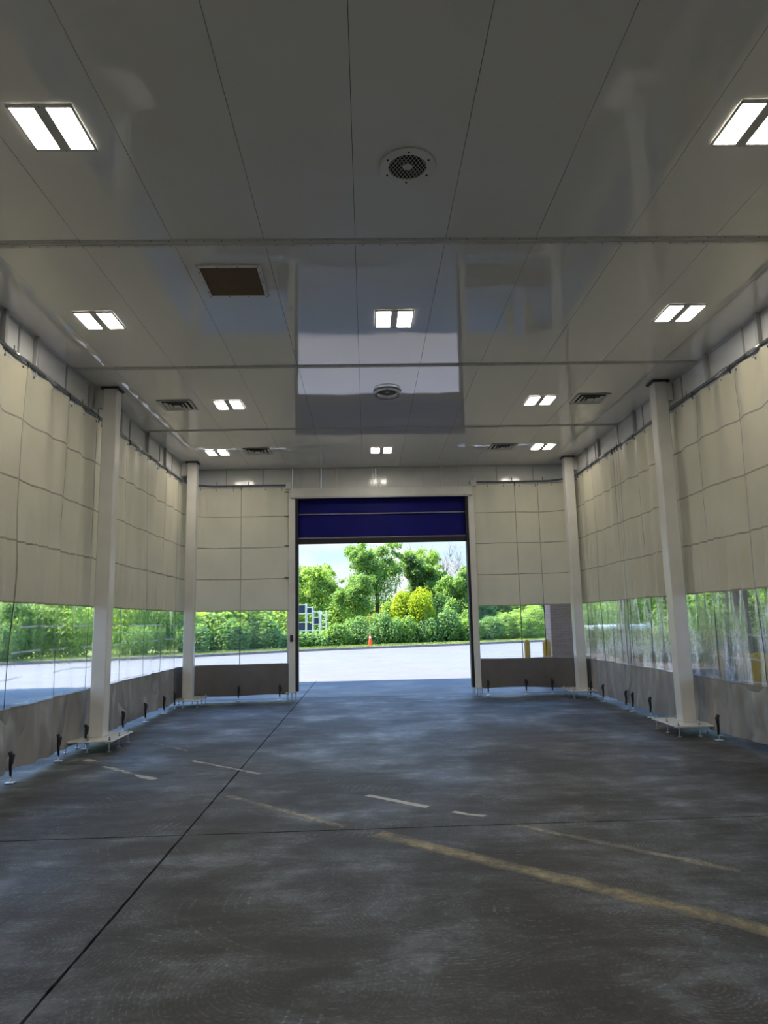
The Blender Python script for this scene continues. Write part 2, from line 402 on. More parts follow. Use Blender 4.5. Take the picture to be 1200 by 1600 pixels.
slab([(jx + g, 15.606), (12, 15.606), (12, 20.0), (jx + g, 20.0)], 6, 'lot')

# open lot, kerb, verge
KERB = [(-60, 5), (-40, 15), (-30, 23.5), (-16.7, 32.6), (-9, 36.6), (-4.2, 40.4), (1, 42.8), (6.7, 45), (12, 47.8), (25, 53), (60, 66)]
kp = [Vector((x, y, 0)) for x, y in KERB]
lo_ = MB()
n = len(KERB)
vs = [(x, y, -0.003) for x, y in KERB]
near = [(-60, 0), (-40, 0), (-30, 20.0), (-14, 20.0), (-12, 20.0), (-4, 20.0), (1, 20.0), (6.7, 20.0), (12, 20.0), (25, 20.0), (60, 20.0)]
vs += [(x, y, -0.003) for x, y in near]
fs = [(n + i, n + i + 1, i + 1, i) for i in range(n - 1)]
k = len(vs)
vs += [(-60, -30, -0.003), (-12, -30, -0.003), (12, -30, -0.003), (60, -30, -0.003)]
fs += [(k, k + 1, n + 4, n + 3, n + 2, n + 1, n), (k + 2, k + 3, n + 10, n + 9, n + 8)]
lo_.add(vs, fs)
lot_o = lo_.build('parking_lot', M['lot']); struct(lot_o, 'pale sunlit concrete lot beyond the doorway')
# kerb as an extruded profile along the polyline
kb = MB(); pr = [(0, -0.05), (0.02, 0.13), (0.16, 0.14), (0.16, -0.05)]
def offs(i):
    a = kp[max(0, i - 1)]; b_ = kp[min(n - 1, i + 1)]; d = (b_ - a).normalized(); return Vector((-d.y, d.x, 0))
vs = []
for i in range(n):
    for (u, z) in pr:
        p = kp[i] + offs(i) * u; vs.append((p.x, p.y, z))
kb.add(vs, [(i * 4 + j, i * 4 + 4 + j, i * 4 + 5 + j, i * 4 + 1 + j) for i in range(n - 1) for j in range(3)])
struct(kb.build('kerb', M['kerb']), 'low worn concrete kerb along the far edge of the lot')
gm = MB(); vs = []
for i in range(n):
    p = kp[i] + offs(i) * 0.15; vs.append((p.x, p.y, 0.11))
for i in range(n): vs.append((kp[i].x * 1.0 + offs(i).x * 6, kp[i].y + offs(i).y * 6, 0.16))
for i in range(n): vs.append((kp[i].x * 2.2, kp[i].y + 70, 0.5))
gm.add(vs, [(r * n + i, r * n + i + 1, r * n + n + i + 1, r * n + n + i) for r in range(2) for i in range(n - 1)])
grd = gm.build('grass_verge', M['grass']); struct(grd, 'mown grass ground behind the kerb')
# blades along the verge
rng = np.random.default_rng(3)
def tri_mesh(name, V, mat, per):
    nV = len(V); me = bpy.data.meshes.new(name); me.vertices.add(nV); me.vertices.foreach_set('co', V.astype(np.float32).ravel())
    if per == 3:
        idx = np.arange(nV)
    else:   # four verts -> two triangles folded on the midrib (0 base,1 left,2 tip,3 right)
        q = np.arange(nV // 4)[:, None] * 4; idx = (q + np.array([0, 2, 1, 0, 3, 2])[None, :]).ravel()
    me.loops.add(len(idx)); me.loops.foreach_set('vertex_index', idx.astype(np.int32))
    nf = len(idx) // 3; me.polygons.add(nf); me.polygons.foreach_set('loop_start', np.arange(nf, dtype=np.int32) * 3)
    me.update(calc_edges=True); me.materials.append(mat)
    return me
nb = 26000; seg = rng.integers(2, 9, nb); t = rng.random(nb); ka = np.array(KERB, float)
P0 = ka[seg] * (1 - t[:, None]) + ka[np.minimum(seg + 1, n - 1)] * t[:, None]
dd = ka[np.minimum(seg + 1, n - 1)] - ka[seg]; dd /= np.linalg.norm(dd, axis=1)[:, None]; nn = np.stack([-dd[:, 1], dd[:, 0]], 1)
P0 = P0 + nn * (0.18 + 2.2 * rng.random(nb)[:, None] ** 1.5)
hgt = rng.uniform(0.05, 0.16, nb); a = rng.uniform(0, 6.28, nb); w = 0.02
V = np.zeros((nb, 3, 3)); V[:, :, :2] = P0[:, None, :]; V[:, :, 2] = 0.10
V[:, 0, 0] -= np.cos(a) * w; V[:, 0, 1] -= np.sin(a) * w; V[:, 1, 0] += np.cos(a) * w; V[:, 1, 1] += np.sin(a) * w
V[:, 2, 2] += hgt; V[:, 2, 0] += rng.uniform(-.05, .05, nb)
go = bpy.data.objects.new('grass', tri_mesh('grass', V.reshape(-1, 3), M['grass'], 3)); C.objects.link(go)
tag(go, 'short bright grass growing along the kerb', 'grass', kind='stuff')

# ------------------------------------------------------------------ ceiling of glossy sheets
ce = MB().box(XL - 0.08, XR + 0.08, YB - 0.08, YE + 0.08, ZC + 0.05, ZC + 0.12).build('ceiling', M['dark']); struct(ce, 'glossy white sheet ceiling')
xe = [XL - 0.02, -3.37, -2.54, -1.71, -0.88, -0.05, 0.78, 1.61, 2.45, 3.28, 4.11, XR + 0.02]
ye = [YB, -0.28, 2.81, 5.90, 9.02, 12.10, YE]
for j in range(len(ye) - 1):
    for i in range(len(xe) - 1):
        a0, a1, b0, b1 = xe[i] + .002, xe[i + 1] - .002, ye[j] + .003, ye[j + 1] - .003
        nx, ny = 3, 6; amp = R.uniform(-.0003, .0003); tx = R.uniform(-.0008, .0008)
        vs = []; fs = []
        for q in range(ny + 1):
            for p in range(nx + 1):
                u, w = p / nx, q / ny
                z = ZC + amp * math.sin(math.pi * u) * math.sin(math.pi * w) * 4 + tx * (u - .5)
                vs.append((a0 + (a1 - a0) * u, b0 + (b1 - b0) * w, z))
        for q in range(ny):
            for p in range(nx):
                k = q * (nx + 1) + p; fs.append((k, k + nx + 1, k + nx + 2, k + 1))
        # turned-up edges of the sheet
        def edge(ids):
            k0 = len(vs); m_ = len(ids); vs.extend([vs[i_] for i_ in ids]); vs.extend([(vs[i_][0], vs[i_][1], ZC + 0.05) for i_ in ids])
            for e in range(m_ - 1): fs.append((k0 + e, k0 + e + 1, k0 + m_ + e + 1, k0 + m_ + e))
        edge(list(range(nx + 1))); edge([ny * (nx + 1) + p for p in range(nx, -1, -1)])
        edge([q * (nx + 1) for q in range(ny, -1, -1)]); edge([q * (nx + 1) + nx for q in range(ny + 1)])
        MB().add(vs, fs).build('ceiling_panel', M['ceiling'], ce, smooth=False).data.polygons.foreach_set('use_smooth', [True] * (nx * ny) + [False] * (len(fs) - nx * ny))
# screwed cover strips over the cross joints
for k, y in enumerate(ye[1:-1]):
    t_ = MB()
    prof = [(-.055, 0), (-.055, -.003), (-.026, -.004), (-.022, -.013), (-.006, -.014), (-.004, -.006), (.004, -.006), (.006, -.014), (.022, -.013), (.026, -.004), (.055, -.003), (.055, 0)]
    vs = [(x, y + a, ZC + b - .002) for x in (XL - .01, XR + .01) for a, b in prof]; q = len(prof)
    t_.add(vs, [(i, i + 1, q + i + 1, q + i) for i in range(q - 1)])
    t_o = t_.build('trim_%d' % (k + 1), M['trim']); struct(t_o)
    s_ = MB(); x = XL + .1
    while x < XR:
        for dy in (-.042, .042): s_.lathe(x, y + dy, [(.0065, ZC - .004), (.005, ZC - .009)], 6)
        x += 0.16
    tag(s_.build('screw', M['darksteel'], t_o), kind='stuff')

# ------------------------------------------------------------------ header walls above the rail
def header_side(name, x, sgn, ys, label):
    root = empty(name, (x, (YB + YE) / 2, ZR)); struct(root, label)
    e = [YB] + ys + [YE]
    xo = x + sgn * 0.05
    for a, b_ in zip(e[:-1], e[1:]):
        MB().box(min(x, xo), max(x, xo), a + .003, b_ - .003, ZR - 0.06, ZC + .02, ch=0.003).build('header_panel', M['header'], root)
    for i, y in enumerate(ys):
        w = .055 if i % 2 else .022; d = .055 if i % 2 else .018
        MB().box(min(x, x - sgn * d), max(x, x - sgn * d), y - w / 2, y + w / 2, ZR + .015, ZC - .002, ch=.003).build('stud', M['stud'], root)
    B('top_angle', M['trim'], root, min(x, x - sgn * .012), max(x, x - sgn * .012), YB, YE, ZC - .03, ZC - .002)
    return root
header_side('wall_left', XL, -1, [-2.2, -1.1, -.3, .9, 1.9, 3.0, 4.1, 5.2, 6.2, 7.22, 7.58, 7.95, 8.84, 9.61, 9.95, 10.83, 11.32, 12.21, 13.0, 13.3, 13.85, 14.85], 'grey sheet header with studs above the left curtains')
header_side('wall_right', XR, 1, [-2.2, -1.1, -.3, .9, 1.9, 3.0, 4.1, 5.2, 6.3, 7.49, 7.85, 8.72, 9.51, 9.99, 10.95, 11.27, 12.1, 13.1, 13.35, 13.85, 14.85], 'grey sheet header with studs above the right curtains')
wf = empty('wall_far', (0.36, YE, ZR)); struct(wf, 'white sheet header across the far end above the doorway')
ex = [XL, -3.1, -2.28, -1.62, -0.98, -0.62, 0.25, 1.32, 2.13, 2.99, 3.82, XR]
for a, b_ in zip(ex[:-1], ex[1:]):
    zb = ZR - .06 if (b_ <= -1.6 or a >= 2.1) else 4.56
    MB().box(a + .003, b_ - .003, YE, YE + .05, zb, ZC + .02, ch=.003).build('header_panel', M['header'], wf)
for x, w in ((-1.64, .03), (-1.45, .035), (-1.0, .02), (-.64, .045), (.18, .05), (.33, .05), (.50, .03), (1.32, .03), (1.73, .05), (2.13, .03), (2.45, .03)):
    MB().box(x - w / 2, x + w / 2, YE - .03, YE, 4.58, ZC - .002, ch=.003).build('stud', M['white'], wf)
for x in (-3.1, -2.28, 2.99, 3.82): MB().box(x - .012, x + .012, YE - .012, YE, ZR, ZC - .002).build('stud', M['stud'], wf)
B('top_angle', M['trim'], wf, XL, XR, YE - .012, YE, ZC - .03, ZC - .002)
wb = MB().box(XL - .05, XR + .05, YB - .08, YB, 0.0, ZC + .05).build('wall_back', M['header']); struct(wb, 'closed end wall behind the camera')

# ------------------------------------------------------------------ posts on bolted plates
def make_post(x, y, label, inner):
    r = empty('steel_post', (x, y, 0), label, 'post', 'white steel posts carrying the roof')
    MB().box(x - .1, x + .1, y - .1, y + .1, .145, ZC - .03, ch=.012).build('shaft', M['post'], r)
    MB().box(x - .13, x + .13, y - .13, y + .13, ZC - .03, ZC - .006, ch=.008).build('cap_plate', M['black'], r)
    MB().box(x - .33, x + .33, y - .42, y + .42, .127, .145, ch=.006).build('base_plate', M['post'], r)
    for sx in (-1, 0, 1):
        for sy in (-1, 0, 1):
            if sx == 0 and sy == 0: continue
            bx, by = x + sx * .28, y + sy * .36
            lb_ = MB().lathe(bx, by, [(.03, .001), (.03, .008), (.009, .009), (.009, .10), (.017, .101), (.017, .127)], 8).build('levelling_bolt', M['steel'], r)
            MB().lathe(bx, by, [(.017, .1455), (.017, .162), (.009, .163), (.009, .19)], 6).build('nut', M['steel'], lb_)
    # bracket back to the header
    s = 1 if x > 0 else -1
    x2 = XR if x > 0 else XL
    MB().box(min(x + s * .1, x2 - s * .01), max(x + s * .1, x2 - s * .01), y - .05, y + .05, ZC - .30, ZC - .03, ch=.006).build('header_bracket', M['post'], r)
    return r
make_post(-3.67, 9.83, 'white steel post nearest on the left, between cream curtains', 1)
make_post(-3.67, 14.57, 'white steel post at the far left corner of the enclosure', 1)
make_post(4.41, 9.83, 'white steel post nearest on the right, with wide base plate', -1)
make_post(4.41, 14.57, 'white steel post at the far right corner of the enclosure', -1)
make_post(-3.67, 5.09, 'white steel post on the left beside the camera', 1)
make_post(4.41, 5.09, 'white steel post on the right beside the camera', -1)

# ------------------------------------------------------------------ curtain track path
RC = 0.62
def path(side):
    """arc-length path: from the back along the side, round the corner, along the far end to the door jamb"""
    x = XL + .03 if side < 0 else XR - .03; ye_ = YE - .07; xj = -1.70 if side < 0 else 2.42
    pts = []; s = -1 if side < 0 else 1
    L1 = (ye_ - RC) - YB; La = RC * math.pi / 2; L2 = abs(xj - (x - s * RC))
    def P(t):
        if t < L1: return Vector((x, YB + t, 0)), Vector((-s, 0, 0))
        if t < L1 + La:
            w = (t - L1) / RC; cx, cy = x - s * RC, ye_ - RC
            return Vector((cx + s * RC * math.cos(w), cy + RC * math.sin(w), 0)), Vector((-s * math.cos(w), -math.sin(w), 0))
        return Vector((x - s * RC - s * (t - L1 - La), ye_, 0)), Vector((0, -1, 0))
    return P, L1, La, L1 + La + L2
def fold_fn(seed, kind, rng_):
    rr = random.Random(seed); ph = [rr.uniform(0, 6.28) for _ in range(8)]
    def f(s, z):
        edge = min(1.0, max(0.0, min(s - rng_[0], rng_[1] - s)) / .25)
        mod = 0.45 + 0.9 * noise.noise(Vector((s * .6 + seed, 3.1, 0)))
        up = max(0.0, min(1.0, (z - 3.2) / 1.4)); mid = math.exp(-((z - 2.1) / .75) ** 2) * (0.35 + .65 * min(1.0, max(0.0, (z - 1.45) / .5)))
        sk = max(0.0, min(1.0, (.8 - z) / .7))
        if kind == 'end': k1, k2, k3 = .010, .004, .006
        else: k1, k2, k3 = .026, .055, .032
        d = k1 * math.sin(s * 11.3 + ph[0] + .8 * math.sin(s * 2.3 + ph[1])) * (0.5 + .8 * up) * (0.6 + mod)
        d += k2 * math.sin(s * 24 + ph[2] + 1.4 * math.sin(s * 3.1 + ph[3]) + .25 * z) * mid * (0.4 + mod)
        d += .018 * math.sin(s * 4.1 + ph[4]) * (1 - .5 * up)
        d += k3 * (noise.noise(Vector((s * 3.3, z * 1.2, seed))) + .6 * noise.noise(Vector((s * 8, z * 2.4, seed + 5)))) * (.35 + 2.2 * sk)
        return d * edge
    return f
ROWS = [3.96, 3.27, 2.58]; ZW1, ZW0 = 1.90, .755
def curtain(name_label, side, s0, s1, seams, seed, kind, zbot=.085, group='cream and clear vinyl curtains of the enclosure'):
    P, L1, La, LT = path(side); f = fold_fn(seed, kind, (s0, s1))
    base = P((s0 + s1) / 2)[0]
    root = empty('vinyl_curtain', (base.x, base.y, 0), name_label, 'curtain', group)
    def pt(s, z, extra=0.0):
        p, nrm = P(s); d = f(s, z) + extra
        return (p.x + nrm.x * d, p.y + nrm.y * d, z)
    e = [s0] + [q for q in seams if s0 + .05 < q < s1 - .05] + [s1]
    def top(s):
        return ZR - .045 - .028 * abs(math.sin(s * math.pi / .36)) ** .7
    def sheet(a, b_, z0, z1, nm, mat, dz=.1, topf=None, botf=None):
        ns = max(3, int(math.ceil((b_ - a) / .048))); nz_ = max(2, int(math.ceil((z1 - z0) / dz)))
        vs = []; fs = []
        for j in range(nz_ + 1):
            for i in range(ns + 1):
                s = a + (b_ - a) * i / ns
                zt = topf(s) if topf else z1; zb = botf(s) if botf else z0
                vs.append(pt(s, zb + (zt - zb) * j / nz_))
        for j in range(nz_):
            for i in range(ns):
                k = j * (ns + 1) + i; fs.append((k, k + 1, k + ns + 2, k + ns + 1))
        MB().add(vs, fs).build(nm, mat, root, smooth=True)
    def hemz(s): return zbot + .022 * noise.noise(Vector((s * 1.1, seed, 0))) + .012 * math.sin(s * 2.9)
    for a, b_ in zip(e[:-1], e[1:]):
        zs = [ZW1] + ROWS[::-1] + [ZR]
        for q in range(4):
            sheet(a, b_, zs[q], zs[q + 1], 'cream_panel', M['cream'], .1, top if q == 3 else None)
        sheet(a, b_, ZW0, ZW1, 'window_panel', M['vinyl_flat' if kind == 'end' else 'vinyl'], .09)
        sheet(a, b_, zbot, ZW0, 'skirt_panel', M['skirt_flat' if kind == 'end' else 'skirt'], .07, None, hemz)
    def hband(z, w, nm, mat, ex):
        ns = int((s1 - s0) / .05); mb = MB(); vs = []
        for i in range(ns + 1):
            s = s0 + (s1 - s0) * i / ns; dz = .012 * noise.noise(Vector((s * 1.6, z, seed)))
            vs += [pt(s, z + dz - w / 2, .001), pt(s, z + dz, ex), pt(s, z + dz + w / 2, .001)]
        fs = []
        for i in range(ns): fs += [(i * 3, i * 3 + 3, i * 3 + 4, i * 3 + 1), (i * 3 + 1, i * 3 + 4, i * 3 + 5, i * 3 + 2)]
        mb.add(vs, fs).build(nm, mat, root, smooth=True)
    for z in ROWS: hband(z, .022, 'seam_band', M['seam'], .005)
    hband(ZW1, .02, 'seam_band', M['seam'], .004); hband(ZW0, .02, 'skirt_hem', M['skirt'], .006)
    def vband(s, z0, z1, w, nm, mat):
        nz_ = int((z1 - z0) / .08); vs = []; fs = []
        for j in range(nz_ + 1):
            z = z0 + (z1 - z0) * j / nz_
            vs += [pt(s - w / 2, z, .001), pt(s, z, .005), pt(s + w / 2, z, .001)]
        for j in range(nz_): fs += [(j * 3, j * 3 + 1, j * 3 + 4, j * 3 + 3), (j * 3 + 1, j * 3 + 2, j * 3 + 5, j * 3 + 4)]
        MB().add(vs, fs).build(nm, mat, root, smooth=True)
    for s in e[1:] if s1 < LT - .05 else e[1:-1]:
        s = min(s, s1 - .012)
        vband(s, ZW1, ZR - .07, .018, 'vertical_seam', M['seam']); vband(s, ZW0, ZW1, .017, 'window_seam', M['seamw'])
        p, nrm = P(s); q = p + nrm * .02
        MB().tube([(q.x, q.y, ZR - .005), (q.x + nrm.x * .012, q.y + nrm.y * .012, ZR - .05), (q.x, q.y, ZR - .10)], .008, 6).build('curtain_hook', M['black'], root)
    # small grommets with rollers
    gm_ = MB(); s = s0 + .18
    while s < s1:
        q = pt(s, ZR - .10, .006); gm_.tube([(q[0], q[1], q[2] - .012), (q[0], q[1], q[2] + .012)], .010, 6)
        p, _ = P(s); gm_.tube([(p.x, p.y, ZR - .09), (p.x, p.y, ZR - .01)], .003, 4); s += .36
    tag(gm_.build('grommet', M['darksteel'], root), kind='stuff')
    return root
def sy(y): return y - YB
PL, L1, La, LTL = path(-1); PR, _, _, LTR = path(1)
lseam = [sy(y) for y in (-2.4, -1.3, -.25, .8, 1.85, 2.9, 3.95, 5.0, 5.6, 6.65, 7.72, 8.87, 9.87, 11.2, 12.28, 13.33)]
rseam = [sy(y) for y in (-2.4, -1.3, -.25, .8, 1.85, 2.9, 3.95, 5.0, 6.0, 7.05, 8.12, 9.13, 10.2, 11.29, 12.07, 12.33, 13.5)]
def send(side, x):
    xx = XL + .03 + RC if side < 0 else XR - .03 - RC
    return L1 + La + abs(x - xx)
jl = sy(14.30); jr = sy(14.45)
curtain('near cream curtain on the left wall, with clear window and grey skirt', -1, 0, sy(9.87), lseam, 11, 'side')
curtain('cream curtain on the left wall between the two white posts', -1, sy(9.87), jl, lseam, 12, 'side')
curtain('cream end curtain left of the doorway, curving round the corner post', -1, jl, LTL, [L1 + .45, send(-1, -2.75)], 13, 'end', .11)
curtain('near cream curtain on the right wall, with creased clear window', 1, 0, sy(12.20), rseam, 14, 'side')
curtain('cream curtain on the right wall beside the far corner post', 1, sy(12.20), jr, rseam, 15, 'side')
curtain('cream end curtain right of the doorway, curving round the corner post', 1, jr, LTR, [send(1, 4.05), send(1, 3.36)], 16, 'end', .14)

# curtain rails with couplings and hangers
def rail(side, label):
    P, L1_, La_, LT = path(side); pts = []
    t = 0.02
    while t < LT: 
        p, nn = P(t); pts.append((p.x, p.y, ZR)); t += .25 if t < L1_ - .3 or t > L1_ + La_ else .06
    r = empty('curtain_rail', pts[len(pts) // 2], label, 'rail', 'curtain rails')
    MB().tube(pts, .021, 8).build('rail_tube', M['darksteel'], r, smooth=True)
    for y in (1.5, 4.0, 7.6, 8.35, 11.7, 12.9):
        p, _ = P(sy(y)); MB().tube([(p.x, p.y - .14, ZR), (p.x, p.y + .14, ZR)], .027, 10).build('coupling', M['steel'], r, smooth=True)
    for t in [sy(y) for y in (.5, 2.6, 4.6, 6.4, 7.5, 9.4, 10.6, 12.2, 13.6)] + [LT - .9, LT - 1.6]:
        p, nn = P(t); q = p - nn * .03
        MB().tube([(p.x, p.y, ZR + .015), (q.x, q.y, ZR + .05), (q.x, q.y, ZR + .10)], .009, 6).build('rail_hanger', M['darksteel'], r)
    return r
rail(-1, 'dark curtain rail along the left wall and round to the doorway')
rail(1, 'dark curtain rail along the right wall and round to the doorway')

# ------------------------------------------------------------------ tie-down straps
ORD = ['first', 'second', 'third', 'fourth', 'fifth', 'sixth', 'seventh', 'eighth', 'ninth', 'tenth', 'eleventh', 'twelfth', 'thirteenth', 'fourteenth', 'fifteenth']
def strap(P, s, label, double=False, zt=.28, lean=.02):
    p, nn = P(s); q = p + nn * .05; tn = Vector((-nn.y, nn.x, 0))
    r = empty('tie_down_strap', (q.x, q.y, 0), label, 'strap', 'black tie-down straps along the curtain skirts')
    a = q + nn * .03
    base = q + nn * .05
    MB().tube([(a.x, a.y, zt + .04), (a.x + nn.x * .02, a.y + nn.y * .02, zt), (a.x + nn.x * .012, a.y + nn.y * .012, .17), (base.x, base.y, .075)], [.020, .026, .017, .012], 8).build('strap', M['black'], r, smooth=True)
    k = a + tn * .022
    MB().tube([(a.x, a.y, zt + .03), (k.x + nn.x * .03, k.y + nn.y * .03, zt + .005), (k.x + nn.x * .02, k.y + nn.y * .02, zt - .09)], [.014, .016, .009], 6).build('buckle_tail', M['black'], r, smooth=True)
    MB().tube([(base.x, base.y, .085), (base.x + tn.x * .014, base.y + tn.y * .014, .05), (base.x, base.y, .012)], .006, 6).build('wire_hook', M['steel'], r)
    MB().box(base.x - .05, base.x + .05, base.y - .035, base.y + .035, .0005, .012, ch=.006).build('floor_anchor', M['steel'], r)
for y, lb in ((7.74, 'black tie-down strap at the left edge of the frame'), (8.89, 'large black tie-down strap nearest on the left skirt'), (9.72, 'black tie-down strap just before the nearest left post'), (11.15, 'black tie-down strap just beyond the nearest left post'), (12.24, 'second black strap beyond the nearest left post'), (13.33, 'third black strap beyond the nearest left post')):
    strap(PL, sy(y), lb)
strap(PL, send(-1, -2.75), 'black strap midway along the end curtain left of the doorway')
strap(PL, send(-1, -1.88), 'black strap beside the left door jamb')
strap(PL, sy(14.05), 'black strap just in front of the far left post')
for y, lb in ((9.13, 'black tie-down strap nearest on the right skirt'), (11.29, 'black strap just beyond the nearest right post'), (12.03, 'nearer of the paired black straps on the right skirt'), (12.34, 'farther of the paired black straps on the right skirt'), (13.52, 'black strap between the paired straps and the far right post'), (14.28, 'black strap just in front of the far right post')):
    strap(PR, sy(y), lb)
for x, lb in ((2.56, 'black strap beside the right door jamb'), (3.38, 'black strap midway along the end curtain right of the doorway'), (4.0, 'black strap at the corner end of the right end curtain')):
    strap(PR, send(1, x), lb)

# ------------------------------------------------------------------ roll-up doorway
dr = empty('door_1', (0.37, YE, 0)); struct(dr, 'white framed doorway with navy blue roll-up fabric curtain raised')
Y0 = YE - .10
for x0, x1, gx0, gx1 in ((-1.70, -1.555, -1.555, -1.495), (2.30, 2.435, 2.24, 2.30)):
    j = MB().box(x0, x1, Y0, YE + .06, .16, 4.60, ch=.006).build('door_jamb', M['white'], dr)
    MB().box(x0 - .03, x0 + .0, Y0 + .03, Y0 + .05, .3, 4.55).build('curtain_flange', M['white'], dr)
    MB().box(gx0, gx1, Y0 + .02, YE + .12, .17, 4.34, ch=.004).build('guide_rail', M['guide'], dr)
    MB().box(x0 - .06, x1 + .03, Y0 - .08, YE + .10, .145, .16).build('jamb_plate', M['post'], dr)
    for bx in (x0 - .03, (x0 + x1) / 2, x1):
        for by in (Y0 - .05, YE + .07):
            MB().lathe(bx, by, [(.022, .001), (.022, .008), (.008, .009), (.008, .145)], 8).build('jamb_bolt', M['steel'], dr)
MB().box(-1.66, 2.40, Y0 - .06, YE + .10, 4.36, 4.565, ch=.01).build('roll_housing', M['white'], dr)
MB().box(-1.56, 2.31, Y0 - .075, Y0 - .045, 4.335, 4.375, ch=.004).build('housing_lip', M['trim'], dr)
for x in (-1.76, 2.36): MB().box(x, x + .14, Y0 - .05, Y0 + .06, 4.56, 4.70, ch=.006).build('end_bracket', M['white'], dr)
vs = []; fs = []; nx, nz_ = 48, 12
for j in range(nz_ + 1):
    for i in range(nx + 1):
        x = -1.51 + 3.77 * i / nx; z = 3.42 + .95 * j / nz_
        vs.append((x, YE + .03 + .012 * noise.noise(Vector((x * 1.3, z * 2, 2))) * math.sin(math.pi * j / nz_ * 2) ** 2, z))
for j in range(nz_):
    for i in range(nx):
        k = j * (nx + 1) + i; fs.append((k, k + 1, k + nx + 2, k + nx + 1))
bc = MB().add(vs, fs).build('fabric_curtain', M['blue'], dr, smooth=True)
for z in (4.0, 3.465): MB().box(-1.50, 2.25, YE + .0, YE + .022, z - .013, z + .013, ch=.004).build('stiffener_bar', M['bar'], bc)
MB().box(-1.52, 2.27, YE - .02, YE + .06, 3.335, 3.445, ch=.008).build('bottom_bar', M['guide'], bc)
MB().box(-1.665, -1.605, Y0 - .03, Y0, 1.22, 1.36, ch=.006).build('keypad', M['black'], dr)
for z in (3.3, 3.95, 2.6, 4.5): MB().box(-1.79, -1.70, Y0 + .0, Y0 + .025, z - .012, z + .012).build('curtain_clip', M['darksteel'], dr)

# ------------------------------------------------------------------ ceiling lamps
def lamp(x, y, label):
    r = empty('ceiling_light', (x, y, ZC), label, 'ceiling light', 'recessed twin-tube ceiling lights')
    z = ZC - .004
    fr_ = MB()
    for d in ((-.22, -.205, -.23, .23), (.205, .22, -.23, .23), (-.205, .205, -.23, -.205), (-.205, .205, .205, .23), (-.04, .04, -.205, .205)):
        fr_.box(x + d[0], x + d[1], y + d[2], y + d[3], z - .014, z)
    fr_.build('frame', M['trim'], r)
    for sx in (-1, 1):
        MB().box(x + sx * .1225 - .08, x + sx * .1225 + .08, y - .20, y + .20, z - .010, z - .003, ch=.003).build('diffuser', M['lamp'], r)
    s_ = MB()
    for a in (-.212, 0, .212):
        for b_ in (-.218, .218): s_.lathe(x + a, y + b_, [(.006, z - .014), (.005, z - .018)], 6)
    tag(s_.build('screw', M['darksteel'], r), kind='stuff')
for x, y, lb in ((-2.13, 4.4, 'twin-tube ceiling light nearest at top left'), (2.83, 4.37, 'twin-tube ceiling light nearest at top right, cut by the frame'),
                 (-2.98, 7.5, 'ceiling light on the left, left of the brown filter grille'), (.37, 7.53, 'ceiling light in the middle of the ceiling, reflected sky around it'), (3.67, 7.45, 'ceiling light on the right above the nearest right post'),
                 (-2.13, 10.63, 'ceiling light beside the louvred vent on the left'), (2.83, 10.61, 'ceiling light beside the louvred vent on the right'),
                 (-2.97, 13.72, 'farthest ceiling light on the left near the corner post'), (.35, 13.72, 'farthest ceiling light in the middle above the doorway'), (3.64, 13.62, 'farthest ceiling light on the right near the corner post'),
                 (-2.98, 1.3, 'ceiling light behind the camera on the left'), (.37, 1.3, 'ceiling light above the camera'), (3.67, 1.3, 'ceiling light behind the camera on the right'),
                 (-2.13, -1.8, 'ceiling light at the back on the left'), (2.83, -1.8, 'ceiling light at the back on the right')):
    lamp(x, y, lb)

# ------------------------------------------------------------------ ceiling vents
def round_vent(x, y, label, drop):
    r = empty('round_vent', (x, y, ZC), label, 'vent', 'round mesh vents in the ceiling')
    z = ZC - .006
    n_ = 28; vs = []; fs = []
    prof = [(.215, z), (.215, z - .006), (.200, z - .010), (.148, z - .010), (.145, z)]
    for rr_, zz_ in prof:
        for k in range(n_): w = 2 * math.pi * k / n_; vs.append((x + rr_ * math.cos(w), y + rr_ * math.sin(w), zz_))
    for i in range(len(prof) - 1):
        for k in range(n_): j = (k + 1) % n_; fs.append((i * n_ + k, i * n_ + j, i * n_ + n_ + j, i * n_ + n_ + k))
    MB().add(vs, fs).build('flange', M['white'], r, smooth=False)
    MB().lathe(x, y, [(.146, z - .002), (.146, z + .002)], 24).build('duct_shade_disc', M['dark'], r)  # black disc in place of a hole, the duct's shade as colour
    MB().lathe(x, y, [(.036, z - .006), (.040, z - .003)], 16).build('hub', M['trim'], r)
    ms = MB()
    for sgn in (1, -1):
        for k in range(-5, 6):
            c = k * .027; h_ = math.sqrt(max(0, .147 ** 2 - c ** 2))
            if h_ < .02: continue
            d = Vector((math.cos(1.05), sgn * math.sin(1.05), 0)); e_ = Vector((-d.y, d.x, 0))
            a = e_ * c - d * h_; b_ = e_ * c + d * h_
            ms.tube([(x + a.x, y + a.y, z - .0085), (x + b_.x, y + b_.y, z - .0085)], .0018, 4, cap=False)
    tag(ms.build('wire_mesh', M['white'], r), kind='stuff')
    for k in range(6):
        w = math.pi / 6 + k * math.pi / 3
        MB().lathe(x + .178 * math.cos(w), y + .178 * math.sin(w), [(.009, z - .010), (.006, z - .016)], 8).build('screw', M['dark'], r)
    if drop:
        MB().tube([(x + .19 * math.cos(t_), y + .19 * math.sin(t_), z - .05) for t_ in [k * 2 * math.pi / 24 for k in range(25)]], .006, 6, cap=False).build('guard_ring', M['darksteel'], r)
        for k in range(3):
            w = k * 2.094 + .5; MB().tube([(x + .19 * math.cos(w), y + .19 * math.sin(w), z - .05), (x + .19 * math.cos(w), y + .19 * math.sin(w), z - .005)], .005, 6).build('guard_stay', M['darksteel'], r)
round_vent(.37, 4.83, 'round mesh vent in the near ceiling, six screws', False)
round_vent(.365, 10.11, 'round mesh vent farther off, with wire guard ring', True)
